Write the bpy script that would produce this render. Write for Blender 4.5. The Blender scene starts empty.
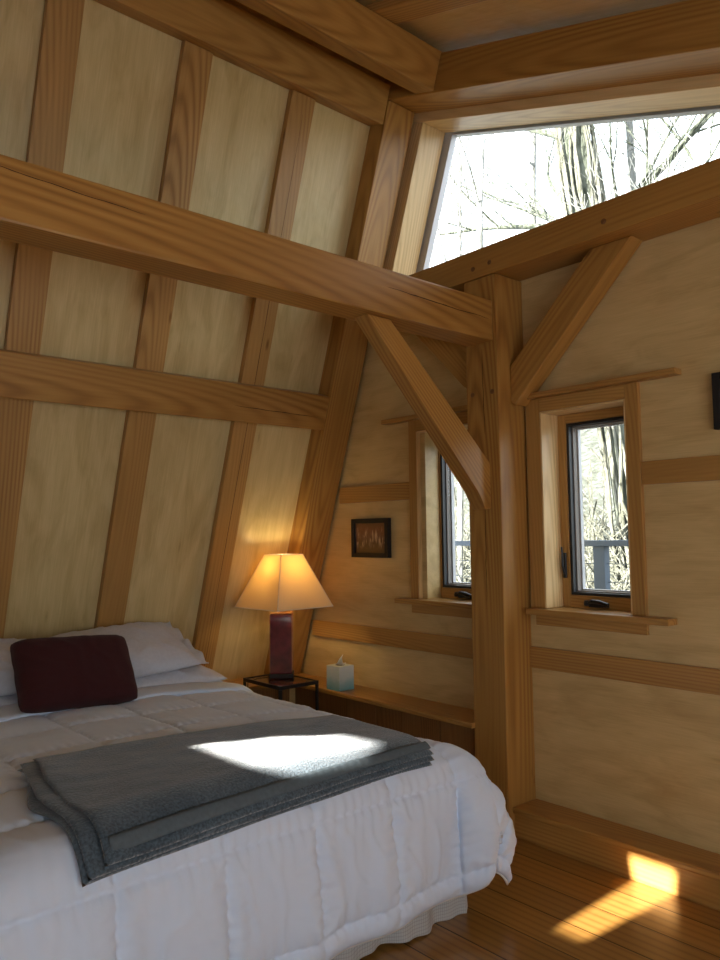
import bpy, bmesh, math, random
from mathutils import Vector, Matrix, noise
random.seed(7)
S = bpy.context.scene
COL = S.collection
A = math.radians(19)
CN, SN = math.cos(A), math.sin(A)
NV = Vector((CN, 0, -SN)); UV = Vector((SN, 0, CN)); YV = Vector((0, 1, 0))
X0, Z0 = Vector((1, 0, 0)), Vector((0, 0, 1))
WORLD = (X0, YV, Z0)          # ordinary frame
SLOPE = (NV, YV, UV)          # frame of the leaning wall and of the roof

# ------------------------------------------------------------------ materials
def new_mat(name):
    m = bpy.data.materials.new(name); m.use_nodes = True
    nt = m.node_tree
    b = nt.nodes['Principled BSDF']
    return m, nt, b
def node(nt, t, **kw):
    n = nt.nodes.new(t)
    for k, v in kw.items():
        if k in n.inputs: n.inputs[k].default_value = v
        else: setattr(n, k, v)
    return n
def ramp(nt, stops):
    r = nt.nodes.new('ShaderNodeValToRGB')
    e = r.color_ramp.elements
    while len(e) < len(stops): e.new(0.5)
    for i, (p, c) in enumerate(stops):
        e[i].position = p; e[i].color = (c[0], c[1], c[2], 1)
    return r
def coords(nt, scale, seed=True, spread=(9.0, 0.3, 0.3)):
    tc = nt.nodes.new('ShaderNodeTexCoord')
    mp = node(nt, 'ShaderNodeMapping'); mp.inputs['Scale'].default_value = scale
    if seed:
        oi = nt.nodes.new('ShaderNodeObjectInfo')
        sc = node(nt, 'ShaderNodeVectorMath', operation='SCALE')
        sc.inputs[0].default_value = spread
        nt.links.new(oi.outputs['Random'], sc.inputs['Scale'])
        ad = node(nt, 'ShaderNodeVectorMath', operation='ADD')
        nt.links.new(tc.outputs['Object'], ad.inputs[0]); nt.links.new(sc.outputs[0], ad.inputs[1])
        nt.links.new(ad.outputs[0], mp.inputs['Vector'])
    else:
        nt.links.new(tc.outputs['Object'], mp.inputs['Vector'])
    return mp
def timber(name, light, mid, dark, rough=0.42, ring=20.0, along=0.075, knots=True, bumpy=0.12, tight=1.0):
    m, nt, b = new_mat(name); L = nt.links.new
    mp = coords(nt, (along, 1, 1), spread=(2.2, 0.17, 0.23))
    # arches of the sawn growth rings: long ellipsoids cut by the faces
    w = node(nt, 'ShaderNodeTexWave', wave_type='RINGS', rings_direction='SPHERICAL', Scale=ring, Distortion=3.2, Detail=2.0)
    w.inputs['Detail Scale'].default_value = 0.35; w.inputs['Detail Roughness'].default_value = 0.45
    L(mp.outputs[0], w.inputs['Vector'])
    r = ramp(nt, [(0.0, light), (0.70, mid), (1.0, [(mid[k] + 1.2 * dark[k]) / 2.2 for k in range(3)])])
    L(w.outputs['Fac'], r.inputs[0])
    # the rings fade in and out over the face
    mpf = coords(nt, (0.9, 5, 5), spread=(4, 2, 3)); fd = node(nt, 'ShaderNodeTexNoise', Scale=1.0, Detail=2.0); L(mpf.outputs[0], fd.inputs['Vector'])
    fdr = ramp(nt, [(0.36, (0.12, 0.12, 0.12)), (0.66, (0.85, 0.85, 0.85))]); L(fd.outputs['Fac'], fdr.inputs[0])
    base = node(nt, 'ShaderNodeMixRGB'); base.inputs[1].default_value = tuple((light[k] + mid[k]) / 2 for k in range(3)) + (1,)
    L(fdr.outputs[0], base.inputs['Fac']); L(r.outputs[0], base.inputs[2])
    mp2 = coords(nt, (1.8, 75, 75)); fine = node(nt, 'ShaderNodeTexNoise', Scale=1.0, Detail=3.0); L(mp2.outputs[0], fine.inputs['Vector'])
    fr = ramp(nt, [(0.3, (0.80, 0.77, 0.72)), (0.7, (1.03, 1.02, 1.0))]); L(fine.outputs['Fac'], fr.inputs[0])
    mx = node(nt, 'ShaderNodeMixRGB', blend_type='MULTIPLY'); mx.inputs['Fac'].default_value = 0.6
    L(base.outputs[0], mx.inputs[1]); L(fr.outputs[0], mx.inputs[2])
    mp3 = coords(nt, (0.7, 3.5, 3.5)); big = node(nt, 'ShaderNodeTexNoise', Scale=1.0, Detail=2.0); L(mp3.outputs[0], big.inputs['Vector'])
    br = ramp(nt, [(0.3, (0.84, 0.80, 0.74)), (0.7, (1.08, 1.07, 1.05))]); L(big.outputs['Fac'], br.inputs[0])
    m2 = node(nt, 'ShaderNodeMixRGB', blend_type='MULTIPLY'); m2.inputs['Fac'].default_value = 0.8
    L(mx.outputs[0], m2.inputs[1]); L(br.outputs[0], m2.inputs[2])
    out = m2
    if knots:
        mk = coords(nt, (1.5, 5.5, 5.5)); vo = node(nt, 'ShaderNodeTexVoronoi', Scale=1.0); L(mk.outputs[0], vo.inputs['Vector'])
        kr = ramp(nt, [(0.02, (0.36, 0.24, 0.15)), (0.07, (1, 1, 1))]); L(vo.outputs['Distance'], kr.inputs[0])
        m3 = node(nt, 'ShaderNodeMixRGB', blend_type='MULTIPLY'); m3.inputs['Fac'].default_value = 0.75
        L(out.outputs[0], m3.inputs[1]); L(kr.outputs[0], m3.inputs[2]); out = m3
    L(out.outputs[0], b.inputs['Base Color'])
    b.inputs['Roughness'].default_value = rough
    b.inputs['Coat Weight'].default_value = 0.10; b.inputs['Coat Roughness'].default_value = 0.3; b.inputs['Specular IOR Level'].default_value = 0.35
    bp = node(nt, 'ShaderNodeBump', Strength=bumpy, Distance=0.004); L(fine.outputs['Fac'], bp.inputs['Height']); L(bp.outputs[0], b.inputs['Normal'])
    return m
def plywood(name, c_lo, c_hi, stretch, rough=0.38):
    m, nt, b = new_mat(name); L = nt.links.new
    mp = coords(nt, stretch, spread=(7, 5, 3))
    a = node(nt, 'ShaderNodeTexNoise', Scale=2.0, Detail=4.0, Distortion=1.2); L(mp.outputs[0], a.inputs['Vector'])
    r = ramp(nt, [(0.28, c_lo), (0.52, [(c_lo[i] + 2 * c_hi[i]) / 3 for i in range(3)]), (0.75, c_hi)]); L(a.outputs['Fac'], r.inputs[0])
    mp2 = coords(nt, tuple(s * 22 if s > 1.5 else s * 2.5 for s in stretch), spread=(7, 5, 3))
    f = node(nt, 'ShaderNodeTexNoise', Scale=2.0, Detail=3.0); L(mp2.outputs[0], f.inputs['Vector'])
    fr = ramp(nt, [(0.3, (0.86, 0.84, 0.78)), (0.7, (1, 1, 1))]); L(f.outputs['Fac'], fr.inputs[0])
    mx = node(nt, 'ShaderNodeMixRGB', blend_type='MULTIPLY'); mx.inputs['Fac'].default_value = 0.8
    L(r.outputs[0], mx.inputs[1]); L(fr.outputs[0], mx.inputs[2])
    # little eyes of the birch veneer, with a smeared blotch about each
    mk = coords(nt, tuple(s * 1.6 for s in stretch), spread=(5, 9, 2)); vo = node(nt, 'ShaderNodeTexVoronoi', Scale=1.25); L(mk.outputs[0], vo.inputs['Vector'])
    kr = ramp(nt, [(0.0, (0.62, 0.56, 0.46)), (0.09, (0.93, 0.9, 0.85)), (0.22, (1, 1, 1))]); L(vo.outputs['Distance'], kr.inputs[0])
    m3 = node(nt, 'ShaderNodeMixRGB', blend_type='MULTIPLY'); m3.inputs['Fac'].default_value = 0.75
    L(mx.outputs[0], m3.inputs[1]); L(kr.outputs[0], m3.inputs[2])
    L(m3.outputs[0], b.inputs['Base Color'])
    b.inputs['Roughness'].default_value = rough
    b.inputs['Coat Weight'].default_value = 0.06; b.inputs['Coat Roughness'].default_value = 0.3; b.inputs['Specular IOR Level'].default_value = 0.35
    # soft dimples of the veneer catch the light
    mb = coords(nt, (5, 5, 5), spread=(3, 3, 3)); nb = node(nt, 'ShaderNodeTexNoise', Scale=1.4, Detail=2.0); L(mb.outputs[0], nb.inputs['Vector'])
    bp = node(nt, 'ShaderNodeBump', Strength=0.40, Distance=0.02); L(nb.outputs['Fac'], bp.inputs['Height']); L(bp.outputs[0], b.inputs['Normal'])
    return m
def plain(name, c, rough=0.6, metal=0.0, noise_amt=0.0, nscale=30.0, bump=0.0, bdist=0.003, sheen=0.0, coat=0.0):
    m, nt, b = new_mat(name); L = nt.links.new
    b.inputs['Roughness'].default_value = rough; b.inputs['Metallic'].default_value = metal
    b.inputs['Base Color'].default_value = (c[0], c[1], c[2], 1)
    b.inputs['Sheen Weight'].default_value = sheen; b.inputs['Coat Weight'].default_value = coat
    mp = coords(nt, (1, 1, 1), seed=False)
    n = node(nt, 'ShaderNodeTexNoise', Scale=nscale, Detail=4.0); L(mp.outputs[0], n.inputs['Vector'])
    if noise_amt:
        r = ramp(nt, [(0.3, [x * (1 - noise_amt) for x in c]), (0.7, [min(1, x * (1 + noise_amt)) for x in c])])
        L(n.outputs['Fac'], r.inputs[0]); L(r.outputs[0], b.inputs['Base Color'])
    if bump:
        bp = node(nt, 'ShaderNodeBump', Strength=bump, Distance=bdist); L(n.outputs['Fac'], bp.inputs['Height']); L(bp.outputs[0], b.inputs['Normal'])
    return m

M = {}
M['timber'] = timber('oiled fir timber', (0.47, 0.262, 0.070), (0.38, 0.188, 0.045), (0.19, 0.078, 0.018))
M['rafter'] = timber('rafter fir', (0.52, 0.310, 0.105), (0.42, 0.230, 0.070), (0.22, 0.10, 0.026), ring=23)
M['trim'] = timber('trim fir', (0.50, 0.290, 0.090), (0.42, 0.222, 0.063), (0.22, 0.092, 0.024), rough=0.35, ring=26, knots=False)
M['skylit_trim'] = timber('skylit window lining', (0.82, 0.62, 0.33), (0.74, 0.52, 0.25), (0.46, 0.27, 0.11), rough=0.35, ring=20, knots=False)  # colour lightened to stand in for skylight grazing the reveals
M['ledge'] = timber('ledge fir', (0.50, 0.285, 0.082), (0.42, 0.210, 0.055), (0.22, 0.095, 0.024), rough=0.3)
M['pine'] = timber('knotty pine boards', (0.28, 0.135, 0.043), (0.22, 0.10, 0.030), (0.12, 0.05, 0.015), rough=0.5)
M['ply_slope'] = plywood('birch ply, upright grain', (0.53, 0.400, 0.178), (0.72, 0.585, 0.300), (5.0, 4.2, 1.0))
M['ply_gable'] = plywood('birch ply, level grain', (0.54, 0.375, 0.160), (0.70, 0.52, 0.245), (1.2, 4.0, 4.5))
M['ply_ceiling'] = plywood('birch ply, ceiling', (0.55, 0.37, 0.13), (0.68, 0.48, 0.19), (1.0, 3.0, 5.0), rough=0.6)
M['plain_wall'] = plain('unseen room wall', (0.26, 0.16, 0.075), 0.6)
M['black'] = plain('black painted metal', (0.012, 0.012, 0.013), 0.35)
M['black_wood'] = plain('black picture moulding', (0.007, 0.006, 0.006), 0.65)
M['gasket'] = plain('black window gasket', (0.015, 0.015, 0.018), 0.45)
M['grey_frame'] = plain('grey outer window frame', (0.50, 0.50, 0.52), 0.4)
M['brown_frame'] = plain('brown grey sash bead', (0.22, 0.19, 0.17), 0.5)
M['comforter'] = plain('white cotton comforter', (0.67, 0.77, 0.92), 0.85, noise_amt=0.02, nscale=4, bump=0.10, bdist=0.004, sheen=0.15)  # blue of the window light put into the white cloth's colour
M['piping'] = plain('white piping', (0.78, 0.78, 0.78), 0.8)
M['crack'] = plain('dark drying check', (0.05, 0.02, 0.008), 0.9)

def floor_mat():
    m, nt, b = new_mat('wide fir floorboards'); L = nt.links.new
    tc = nt.nodes.new('ShaderNodeTexCoord')
    sep = nt.nodes.new('ShaderNodeSeparateXYZ'); L(tc.outputs['Object'], sep.inputs[0])
    dv = node(nt, 'ShaderNodeMath', operation='DIVIDE'); L(sep.outputs['Y'], dv.inputs[0]); dv.inputs[1].default_value = 0.19
    ao = node(nt, 'ShaderNodeMath', operation='ADD'); L(dv.outputs[0], ao.inputs[0]); ao.inputs[1].default_value = 0.38
    fl = node(nt, 'ShaderNodeMath', operation='FLOOR'); L(ao.outputs[0], fl.inputs[0])
    fc = node(nt, 'ShaderNodeMath', operation='FRACT'); L(ao.outputs[0], fc.inputs[0])
    wn = node(nt, 'ShaderNodeTexWhiteNoise', noise_dimensions='1D'); L(fl.outputs[0], wn.inputs['W'])
    sc = node(nt, 'ShaderNodeVectorMath', operation='SCALE'); L(wn.outputs['Color'], sc.inputs[0]); sc.inputs['Scale'].default_value = 4.0
    ad = node(nt, 'ShaderNodeVectorMath', operation='ADD'); L(tc.outputs['Object'], ad.inputs[0]); L(sc.outputs[0], ad.inputs[1])
    mp = node(nt, 'ShaderNodeMapping'); mp.inputs['Scale'].default_value = (0.07, 1, 1); L(ad.outputs[0], mp.inputs['Vector'])
    w = node(nt, 'ShaderNodeTexWave', wave_type='RINGS', rings_direction='SPHERICAL', Scale=8.0, Distortion=4.0, Detail=2.0); w.inputs['Detail Scale'].default_value = 0.4
    L(mp.outputs[0], w.inputs['Vector'])
    r = ramp(nt, [(0, (0.37, 0.19, 0.048)), (0.7, (0.34, 0.170, 0.041)), (1, (0.27, 0.128, 0.030))]); L(w.outputs['Fac'], r.inputs[0])
    tr = ramp(nt, [(0, (0.78, 0.74, 0.68)), (1, (1.08, 1.06, 1.0))]); L(wn.outputs['Value'], tr.inputs[0])
    mx = node(nt, 'ShaderNodeMixRGB', blend_type='MULTIPLY'); mx.inputs['Fac'].default_value = 1; L(r.outputs[0], mx.inputs[1]); L(tr.outputs[0], mx.inputs[2])
    gp = ramp(nt, [(0.0, (0.06, 0.04, 0.03)), (0.022, (0.10, 0.07, 0.05)), (0.035, (1, 1, 1))]); L(fc.outputs[0], gp.inputs[0])
    m2 = node(nt, 'ShaderNodeMixRGB', blend_type='MULTIPLY'); m2.inputs['Fac'].default_value = 1; L(mx.outputs[0], m2.inputs[1]); L(gp.outputs[0], m2.inputs[2])
    L(m2.outputs[0], b.inputs['Base Color']); b.inputs['Roughness'].default_value = 0.28
    b.inputs['Coat Weight'].default_value = 0.25; b.inputs['Coat Roughness'].default_value = 0.2
    bp = node(nt, 'ShaderNodeBump', Strength=0.6, Distance=0.004); L(gp.outputs[0], bp.inputs['Height']); L(bp.outputs[0], b.inputs['Normal'])
    return m
M['floor'] = floor_mat()

def glass_mat():
    m, nt, b = new_mat('clear window glass'); L = nt.links.new
    nt.nodes.remove(b)
    t = node(nt, 'ShaderNodeBsdfTransparent'); t.inputs['Color'].default_value = (0.95, 0.97, 0.97, 1)
    g = node(nt, 'ShaderNodeBsdfGlossy'); g.inputs['Roughness'].default_value = 0.02
    fr = node(nt, 'ShaderNodeFresnel', IOR=1.35)
    ge = nt.nodes.new('ShaderNodeNewGeometry'); io = node(nt, 'ShaderNodeMath', operation='MULTIPLY_ADD'); L(ge.outputs['Backfacing'], io.inputs[0])
    io.inputs[1].default_value = 1 / 1.35 - 1.35; io.inputs[2].default_value = 1.35; L(io.outputs[0], fr.inputs['IOR'])
    mx = nt.nodes.new('ShaderNodeMixShader'); L(fr.outputs[0], mx.inputs[0]); L(t.outputs[0], mx.inputs[1]); L(g.outputs[0], mx.inputs[2])
    L(mx.outputs[0], nt.nodes['Material Output'].inputs['Surface'])
    return m
M['glass'] = glass_mat()

# ------------------------------------------------------------------ mesh helpers
def bm_box(bm, lo, hi, bev=0.0):
    vs = []
    for x in (lo[0], hi[0]):
        for y in (lo[1], hi[1]):
            for z in (lo[2], hi[2]): vs.append(bm.verts.new((x, y, z)))
    fs = [(0, 1, 3, 2), (4, 6, 7, 5), (0, 4, 5, 1), (2, 3, 7, 6), (0, 2, 6, 4), (1, 5, 7, 3)]
    faces = [bm.faces.new([vs[i] for i in f]) for f in fs]
    if bev:
        es = {e for f in faces for e in f.edges}
        bmesh.ops.bevel(bm, geom=list(es), offset=bev, segments=2, profile=0.6, affect='EDGES')
def bm_prism(bm, pts, a, b, bev=0.0):
    """pts: (x, z) outline, run from y=a to y=b"""
    v0 = [bm.verts.new((p[0], a, p[1])) for p in pts]
    v1 = [bm.verts.new((p[0], b, p[1])) for p in pts]
    n = len(pts); fs = [bm.faces.new(v0), bm.faces.new(v1[::-1])]
    for i in range(n): fs.append(bm.faces.new([v0[i], v1[i], v1[(i + 1) % n], v0[(i + 1) % n]]))
    if bev:
        es = {e for f in fs for e in f.edges}
        bmesh.ops.bevel(bm, geom=list(es), offset=bev, segments=2, profile=0.6, affect='EDGES')
def bm_tube(bm, path, rad, seg=8, close=True):
    path = [Vector(p) for p in path]; rings = []
    for i, p in enumerate(path):
        t = (path[min(i + 1, len(path) - 1)] - path[max(i - 1, 0)]).normalized()
        ref = Vector((0, 0, 1)) if abs(t.z) < 0.9 else Vector((1, 0, 0))
        s = t.cross(ref).normalized(); q = t.cross(s)
        r = rad[i] if isinstance(rad, (list, tuple)) else rad
        rings.append([bm.verts.new(p + (s * math.cos(2 * math.pi * k / seg) + q * math.sin(2 * math.pi * k / seg)) * r) for k in range(seg)])
    for a, b in zip(rings, rings[1:]):
        for k in range(seg): bm.faces.new([a[k], a[(k + 1) % seg], b[(k + 1) % seg], b[k]])
    if close: bm.faces.new(rings[0][::-1]); bm.faces.new(rings[-1])
def bm_lathe(bm, prof, seg=24, centre=(0, 0, 0)):
    rings = []
    for r, z in prof:
        rings.append([bm.verts.new((centre[0] + r * math.cos(2 * math.pi * k / seg), centre[1] + r * math.sin(2 * math.pi * k / seg), centre[2] + z)) for k in range(seg)])
    for a, b in zip(rings, rings[1:]):
        for k in range(seg): bm.faces.new([a[k], a[(k + 1) % seg], b[(k + 1) % seg], b[k]])
    bm.faces.new(rings[0][::-1]); bm.faces.new(rings[-1])
def link(name, bm, mat, parent=None, matrix=None, smooth=False):
    bmesh.ops.recalc_face_normals(bm, faces=bm.faces[:])
    me = bpy.data.meshes.new(name); bm.to_mesh(me); bm.free()
    me.materials.append(mat)
    if smooth:
        for p in me.polygons: p.use_smooth = True
    o = bpy.data.objects.new(name, me); COL.objects.link(o)
    if matrix is not None: o.matrix_world = matrix
    if parent:
        o.parent = parent; o.matrix_parent_inverse = Matrix.Identity(4)
        if matrix is not None: o.matrix_basis = parent.matrix_world.inverted() @ matrix
    return o
def tag(o, label=None, cat=None, group=None, kind=None):
    if label: o['label'] = label
    if cat: o['category'] = cat
    if group: o['group'] = group
    if kind: o['kind'] = kind
    return o
def empty(name, loc=(0, 0, 0)):
    o = bpy.data.objects.new(name, None); COL.objects.link(o)
    o.matrix_world = Matrix.Translation(Vector(loc)); o.empty_display_size = 0.1
    return o
def frame_matrix(fr, lo, hi, axis):
    """matrix whose local X runs along fr[axis], centred on the box"""
    c = sum((fr[i] * ((lo[i] + hi[i]) / 2) for i in range(3)), Vector())
    ex = fr[axis]; ey = fr[(axis + 1) % 3]; ez = fr[(axis + 2) % 3]
    m = Matrix((ex, ey, ez)).transposed().to_4x4(); m.translation = c
    return m
def beam(name, fr, lo, hi, axis, mat, bev=0.005, parent=None):
    h = [(hi[i] - lo[i]) / 2 for i in range(3)]
    d = (h[axis], h[(axis + 1) % 3], h[(axis + 2) % 3])
    bm = bmesh.new(); bm_box(bm, (-d[0], -d[1], -d[2]), d, bev)
    return link(name, bm, mat, parent, frame_matrix(fr, lo, hi, axis))
def prism(name, pts, y0, y1, mat, parent=None, bev=0.004, fr=WORLD, direction=None):
    """outline in the plane (fr[0], fr[2]), thickness along fr[1]; local X turned along direction for the grain"""
    cx = sum(p[0] for p in pts) / len(pts); cz = sum(p[1] for p in pts) / len(pts)
    dx, dz = direction or (1, 0); l = math.hypot(dx, dz); dx /= l; dz /= l
    loc = [((p[0] - cx) * dx + (p[1] - cz) * dz, -(p[0] - cx) * dz + (p[1] - cz) * dx) for p in pts]
    bm = bmesh.new(); bm_prism(bm, loc, -(y1 - y0) / 2, (y1 - y0) / 2, bev)
    ex = fr[0] * dx + fr[2] * dz; ez = fr[2] * dx - fr[0] * dz
    m = Matrix((ex, fr[1], ez)).transposed().to_4x4()
    m.translation = fr[0] * cx + fr[1] * ((y0 + y1) / 2) + fr[2] * cz
    return link(name, bm, mat, parent, m)
def peg(parent, loc, axis='y', r=0.013):
    bm = bmesh.new(); bm_lathe(bm, [(r, -0.012), (r, 0.0015), (r * 0.75, 0.0035)], 14)
    rot = Matrix.Rotation(math.radians(90), 4, 'X')
    return link('wooden_peg', bm, M['peg'], parent, Matrix.Translation(Vector(loc)) @ rot)
M['peg'] = plain('darker oak peg', (0.17, 0.075, 0.024), 0.5, noise_amt=0.2, nscale=60)
def crack(parent, p0, p1, width, nrm, seed=0):
    """thin drying check following a wavering line, sunk in the face"""
    rnd = random.Random(seed); p0, p1, nrm = Vector(p0), Vector(p1), Vector(nrm)
    d = (p1 - p0); side = d.cross(nrm).normalized(); bm = bmesh.new(); n = 24; L, R, L2, R2 = [], [], [], []
    for i in range(n + 1):
        t = i / n; w = width * math.sin(math.pi * t) ** 0.6 * (0.6 + 0.5 * rnd.random()) + 0.0003
        c = p0 + d * t + side * (0.006 * (noise.noise((t * 4, seed, 0)) + 0.3 * noise.noise((t * 17, seed, 3))))
        for lst, k, dep in ((L, w, 0.0006), (R, -w, 0.0006), (L2, w, -0.006), (R2, -w, -0.006)):
            lst.append(bm.verts.new(c + side * k / 2 + nrm * dep))
    for i in range(n):
        bm.faces.new([L[i], L[i + 1], R[i + 1], R[i]]); bm.faces.new([L2[i], R2[i], R2[i + 1], L2[i + 1]])
        bm.faces.new([L[i], L2[i], L2[i + 1], L[i + 1]]); bm.faces.new([R[i], R[i + 1], R2[i + 1], R2[i]])
    bm.faces.new([L[0], R[0], R2[0], L2[0]]); bm.faces.new([L[n], L2[n], R2[n], R[n]])
    return link('drying_check', bm, M['crack'], parent, Matrix.Identity(4))

# ------------------------------------------------------------------ the setting
YB, YF = -2.0, 3.29                        # back gable, front gable (inside faces)
XR = 1.9
PN = -4.52                                 # face of the ply on the leaning wall
def wall_x(z, n=PN): return (n + SN * z) / CN
def roof_z(x, u=3.12): return (u - SN * x) / CN

bm = bmesh.new(); bm_box(bm, (-4.75, YB - 0.15, -0.12), (XR + 0.15, YF + 0.2, 0.0))
tag(link('floor', bm, M['floor']), kind='structure')
tag(beam('wall_left', SLOPE, (PN - 0.45, YB - 0.15, -1.50), (PN, YF + 0.0, 3.10), 0, M['ply_slope'], 0), kind='structure')
tag(beam('ceiling', SLOPE, (PN - 0.46, YB - 0.15, 3.12), (1.0, 3.50, 3.42), 0, M['ply_ceiling'], 0), kind='structure')

bm = bmesh.new(); T = (YF, YF + 0.21)
ZT = 2.97
bm_prism(bm, [(wall_x(0) - 0.02, 0), (-3.205, 0), (-3.205, ZT), (wall_x(ZT) - 0.02, ZT)], *T)
for xa, xb in ((-3.205, -2.73), (-2.345, -1.87)):
    bm_prism(bm, [(xa, 0), (xb, 0), (xb, 1.10), (xa, 1.10)], *T)
    bm_prism(bm, [(xa, 2.135), (xb, 2.135), (xb, ZT), (xa, ZT)], *T)
bm_prism(bm, [(-2.73, 0), (-2.345, 0), (-2.345, ZT), (-2.73, ZT)], *T)
bm_prism(bm, [(-1.87, 0), (XR, 0), (XR, roof_z(XR) - 0.04), (0.95, ZT - 0.02), (-1.87, ZT)], *T)
tag(link('wall_back', bm, M['ply_gable']), kind='structure')
# left end of the gable, behind the corner rafter, up to the roof
tag(prism('wall_back_corner', [(PN - 0.1, 1.9), (-4.45, 1.9), (-4.45, 3.1), (PN - 0.1, 3.1)], YF + 0.02, YF + 0.2, M['ply_gable'], fr=SLOPE, bev=0), kind='structure')

# unseen side of the room: the wall behind the camera and the right wall, each with openings sized for the light they let in
T = (YB - 0.12, YB)
xt = 3.12 * SN + PN * CN
bm = bmesh.new()
bm_prism(bm, [(wall_x(0) - 0.1, 0), (XR + 0.1, 0), (XR + 0.1, roof_z(XR + 0.1) + 0.02), (xt - 0.05, 3.12 * CN - PN * SN)], *T)
wf = tag(link('wall_front', bm, M['plain_wall']), kind='structure')
cut = bmesh.new()
for poly in ([(-2.785, 1.985), (-2.29, 1.99), (-2.31, 2.12), (-2.40, 2.20), (-2.58, 2.19), (-2.70, 2.11)],  # unseen hole shaped to throw the sun patch on the blanket
             [(-2.035, 1.655), (-1.915, 1.655), (-1.905, 1.83), (-1.885, 2.0), (-2.095, 2.0), (-2.075, 1.87)],  # unseen hole shaped for the sun strip on floor and ledge
             [(0.3, 0.90), (1.6, 0.90), (1.6, 2.1), (0.3, 2.1)]):  # unseen window added to bring in fill light
    bm_prism(cut, poly, YB - 0.3, YB + 0.2)
co_ = link('cutter', cut, M['plain_wall'])
md = wf.modifiers.new('openings', 'BOOLEAN'); md.operation = 'DIFFERENCE'; md.object = co_; md.solver = 'EXACT'
bpy.context.view_layer.update()
me_ = bpy.data.meshes.new_from_object(wf.evaluated_get(bpy.context.evaluated_depsgraph_get()))
wf.modifiers.clear(); wf.data = me_
bpy.data.objects.remove(co_)
bm = bmesh.new()
HR = roof_z(XR)
WIN_R = (-1.0, 2.4, 0.80, 1.95)
bm_box(bm, (XR, YB - 0.12, 0), (XR + 0.12, WIN_R[0], HR)); bm_box(bm, (XR, WIN_R[1], 0), (XR + 0.12, YF + 0.2, HR))
bm_box(bm, (XR, WIN_R[0], 0), (XR + 0.12, WIN_R[1], WIN_R[2])); bm_box(bm, (XR, WIN_R[0], WIN_R[3]), (XR + 0.12, WIN_R[1], HR))
tag(link('wall_right', bm, M['plain_wall']), kind='structure')

# level rails on the gable wall
def trim(i, lo, hi, mat='trim', axis=0):
    return tag(beam('trim_%d' % i, WORLD, lo, hi, axis, M[mat], 0.003), kind='structure')
trim(1, (-2.459, 3.268, 0.812), (XR, YF, 0.920))
trim(2, (wall_x(0.87) + 0.17, 3.268, 0.812), (-2.661, YF, 0.920))
trim(3, (-1.80, 3.268, 1.718), (XR, YF, 1.826))
trim(4, (wall_x(1.77) + 0.17, 3.268, 1.718), (-3.28, YF, 1.826))

# ------------------------------------------------------------------ low ledge along the floor at the right
t = empty('floor_ledge', (-0.3, 3.2, 0))
tag(t, 'low wooden ledge along the floor under the right casement window, sunlit at one spot', 'ledge')
beam('top_board', WORLD, (-2.457, 3.092, 0.122), (XR - 0.01, 3.288, 0.152), 0, M['ledge'], 0.007, t)
beam('face_board', WORLD, (-2.457, 3.110, 0.0), (XR - 0.01, 3.130, 0.1215), 0, M['ledge'], 0.003, t)

# ------------------------------------------------------------------ built-in shelf left of the post, turning along the leaning wall
t = empty('wall_shelf', (-3.5, 3.17, 0))
tag(t, 'built-in knee-high wooden shelf along the gable wall between nightstand and post', 'shelf')
beam('shelf_board', WORLD, (-4.28, 3.040, 0.503), (-2.662, 3.288, 0.531), 0, M['ledge'], 0.006, t)
x = -4.27
for i, w in enumerate((0.24, 0.31, 0.27, 0.22, 0.30, 0.26)):
    beam('face_board', WORLD, (x, 3.085 + 0.003 * (i % 2), 0.02), (x + w - 0.006, 3.107 + 0.003 * (i % 2), 0.502), 2, M['pine'], 0.003, t); x += w
t = empty('wall_shelf', (-4.4, 1.0, 0))
tag(t, 'built-in wooden shelf running behind the pillows at the foot of the leaning wall', 'shelf')
beam('shelf_board', WORLD, (-4.60, YB + 0.01, 0.503), (-4.285, 3.288, 0.531), 1, M['ledge'], 0.006, t)
y = YB + 0.02
while y < 3.0:
    beam('face_board', WORLD, (-4.335, y, 0.02), (-4.313, min(y + 0.256, 3.07), 0.502), 2, M['pine'], 0.003, t); y += 0.262

# ------------------------------------------------------------------ timber frame
PX0, PX1, PY0 = -2.670, -2.456, 3.065
post = beam('timber_post', WORLD, (PX0, PY0, 0.0), (PX1, 3.288, 2.852), 2, M['timber'], 0.007)
tag(post, 'thick square timber post standing between the two casement windows, pegged at its joints', 'post', kind='thing')
for x in (-2.627, -2.495): peg(post, (x, PY0, 2.236))
crack(post, (-2.563, PY0, 1.15), (-2.56, PY0, 1.66), 0.004, (0, -1, 0), 3)
crack(post, (-2.552, PY0, 2.02), (-2.556, PY0, 2.47), 0.0035, (0, -1, 0), 5)

girt = beam('timber_girt', WORLD, (-3.42, PY0, 2.856), (XR - 0.01, 3.289, 3.012), 0, M['timber'], 0.006)
tag(girt, 'level timber beam on top of the post, forming the sill of the high window', 'beam', kind='thing')
for x in (-2.605, -2.492, -1.825): peg(girt, (x, PY0, 2.912 + (0.006 if x > -2.5 else 0)))

tie = beam('tie_beam', WORLD, (-2.648, YB + 0.01, 2.498), (-2.478, PY0 - 0.001, 2.712), 1, M['timber'], 0.009)
tag(tie, 'heavy timber tie beam crossing the whole room and ending in the square post', 'beam', kind='thing')
crack(tie, (-2.478, 2.32, 2.628), (-2.478, 3.03, 2.606), 0.005, (1, 0, 0), 8)
crack(tie, (-2.478, 0.55, 2.675), (-2.478, 1.15, 2.645), 0.003, (1, 0, 0), 9)

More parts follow.
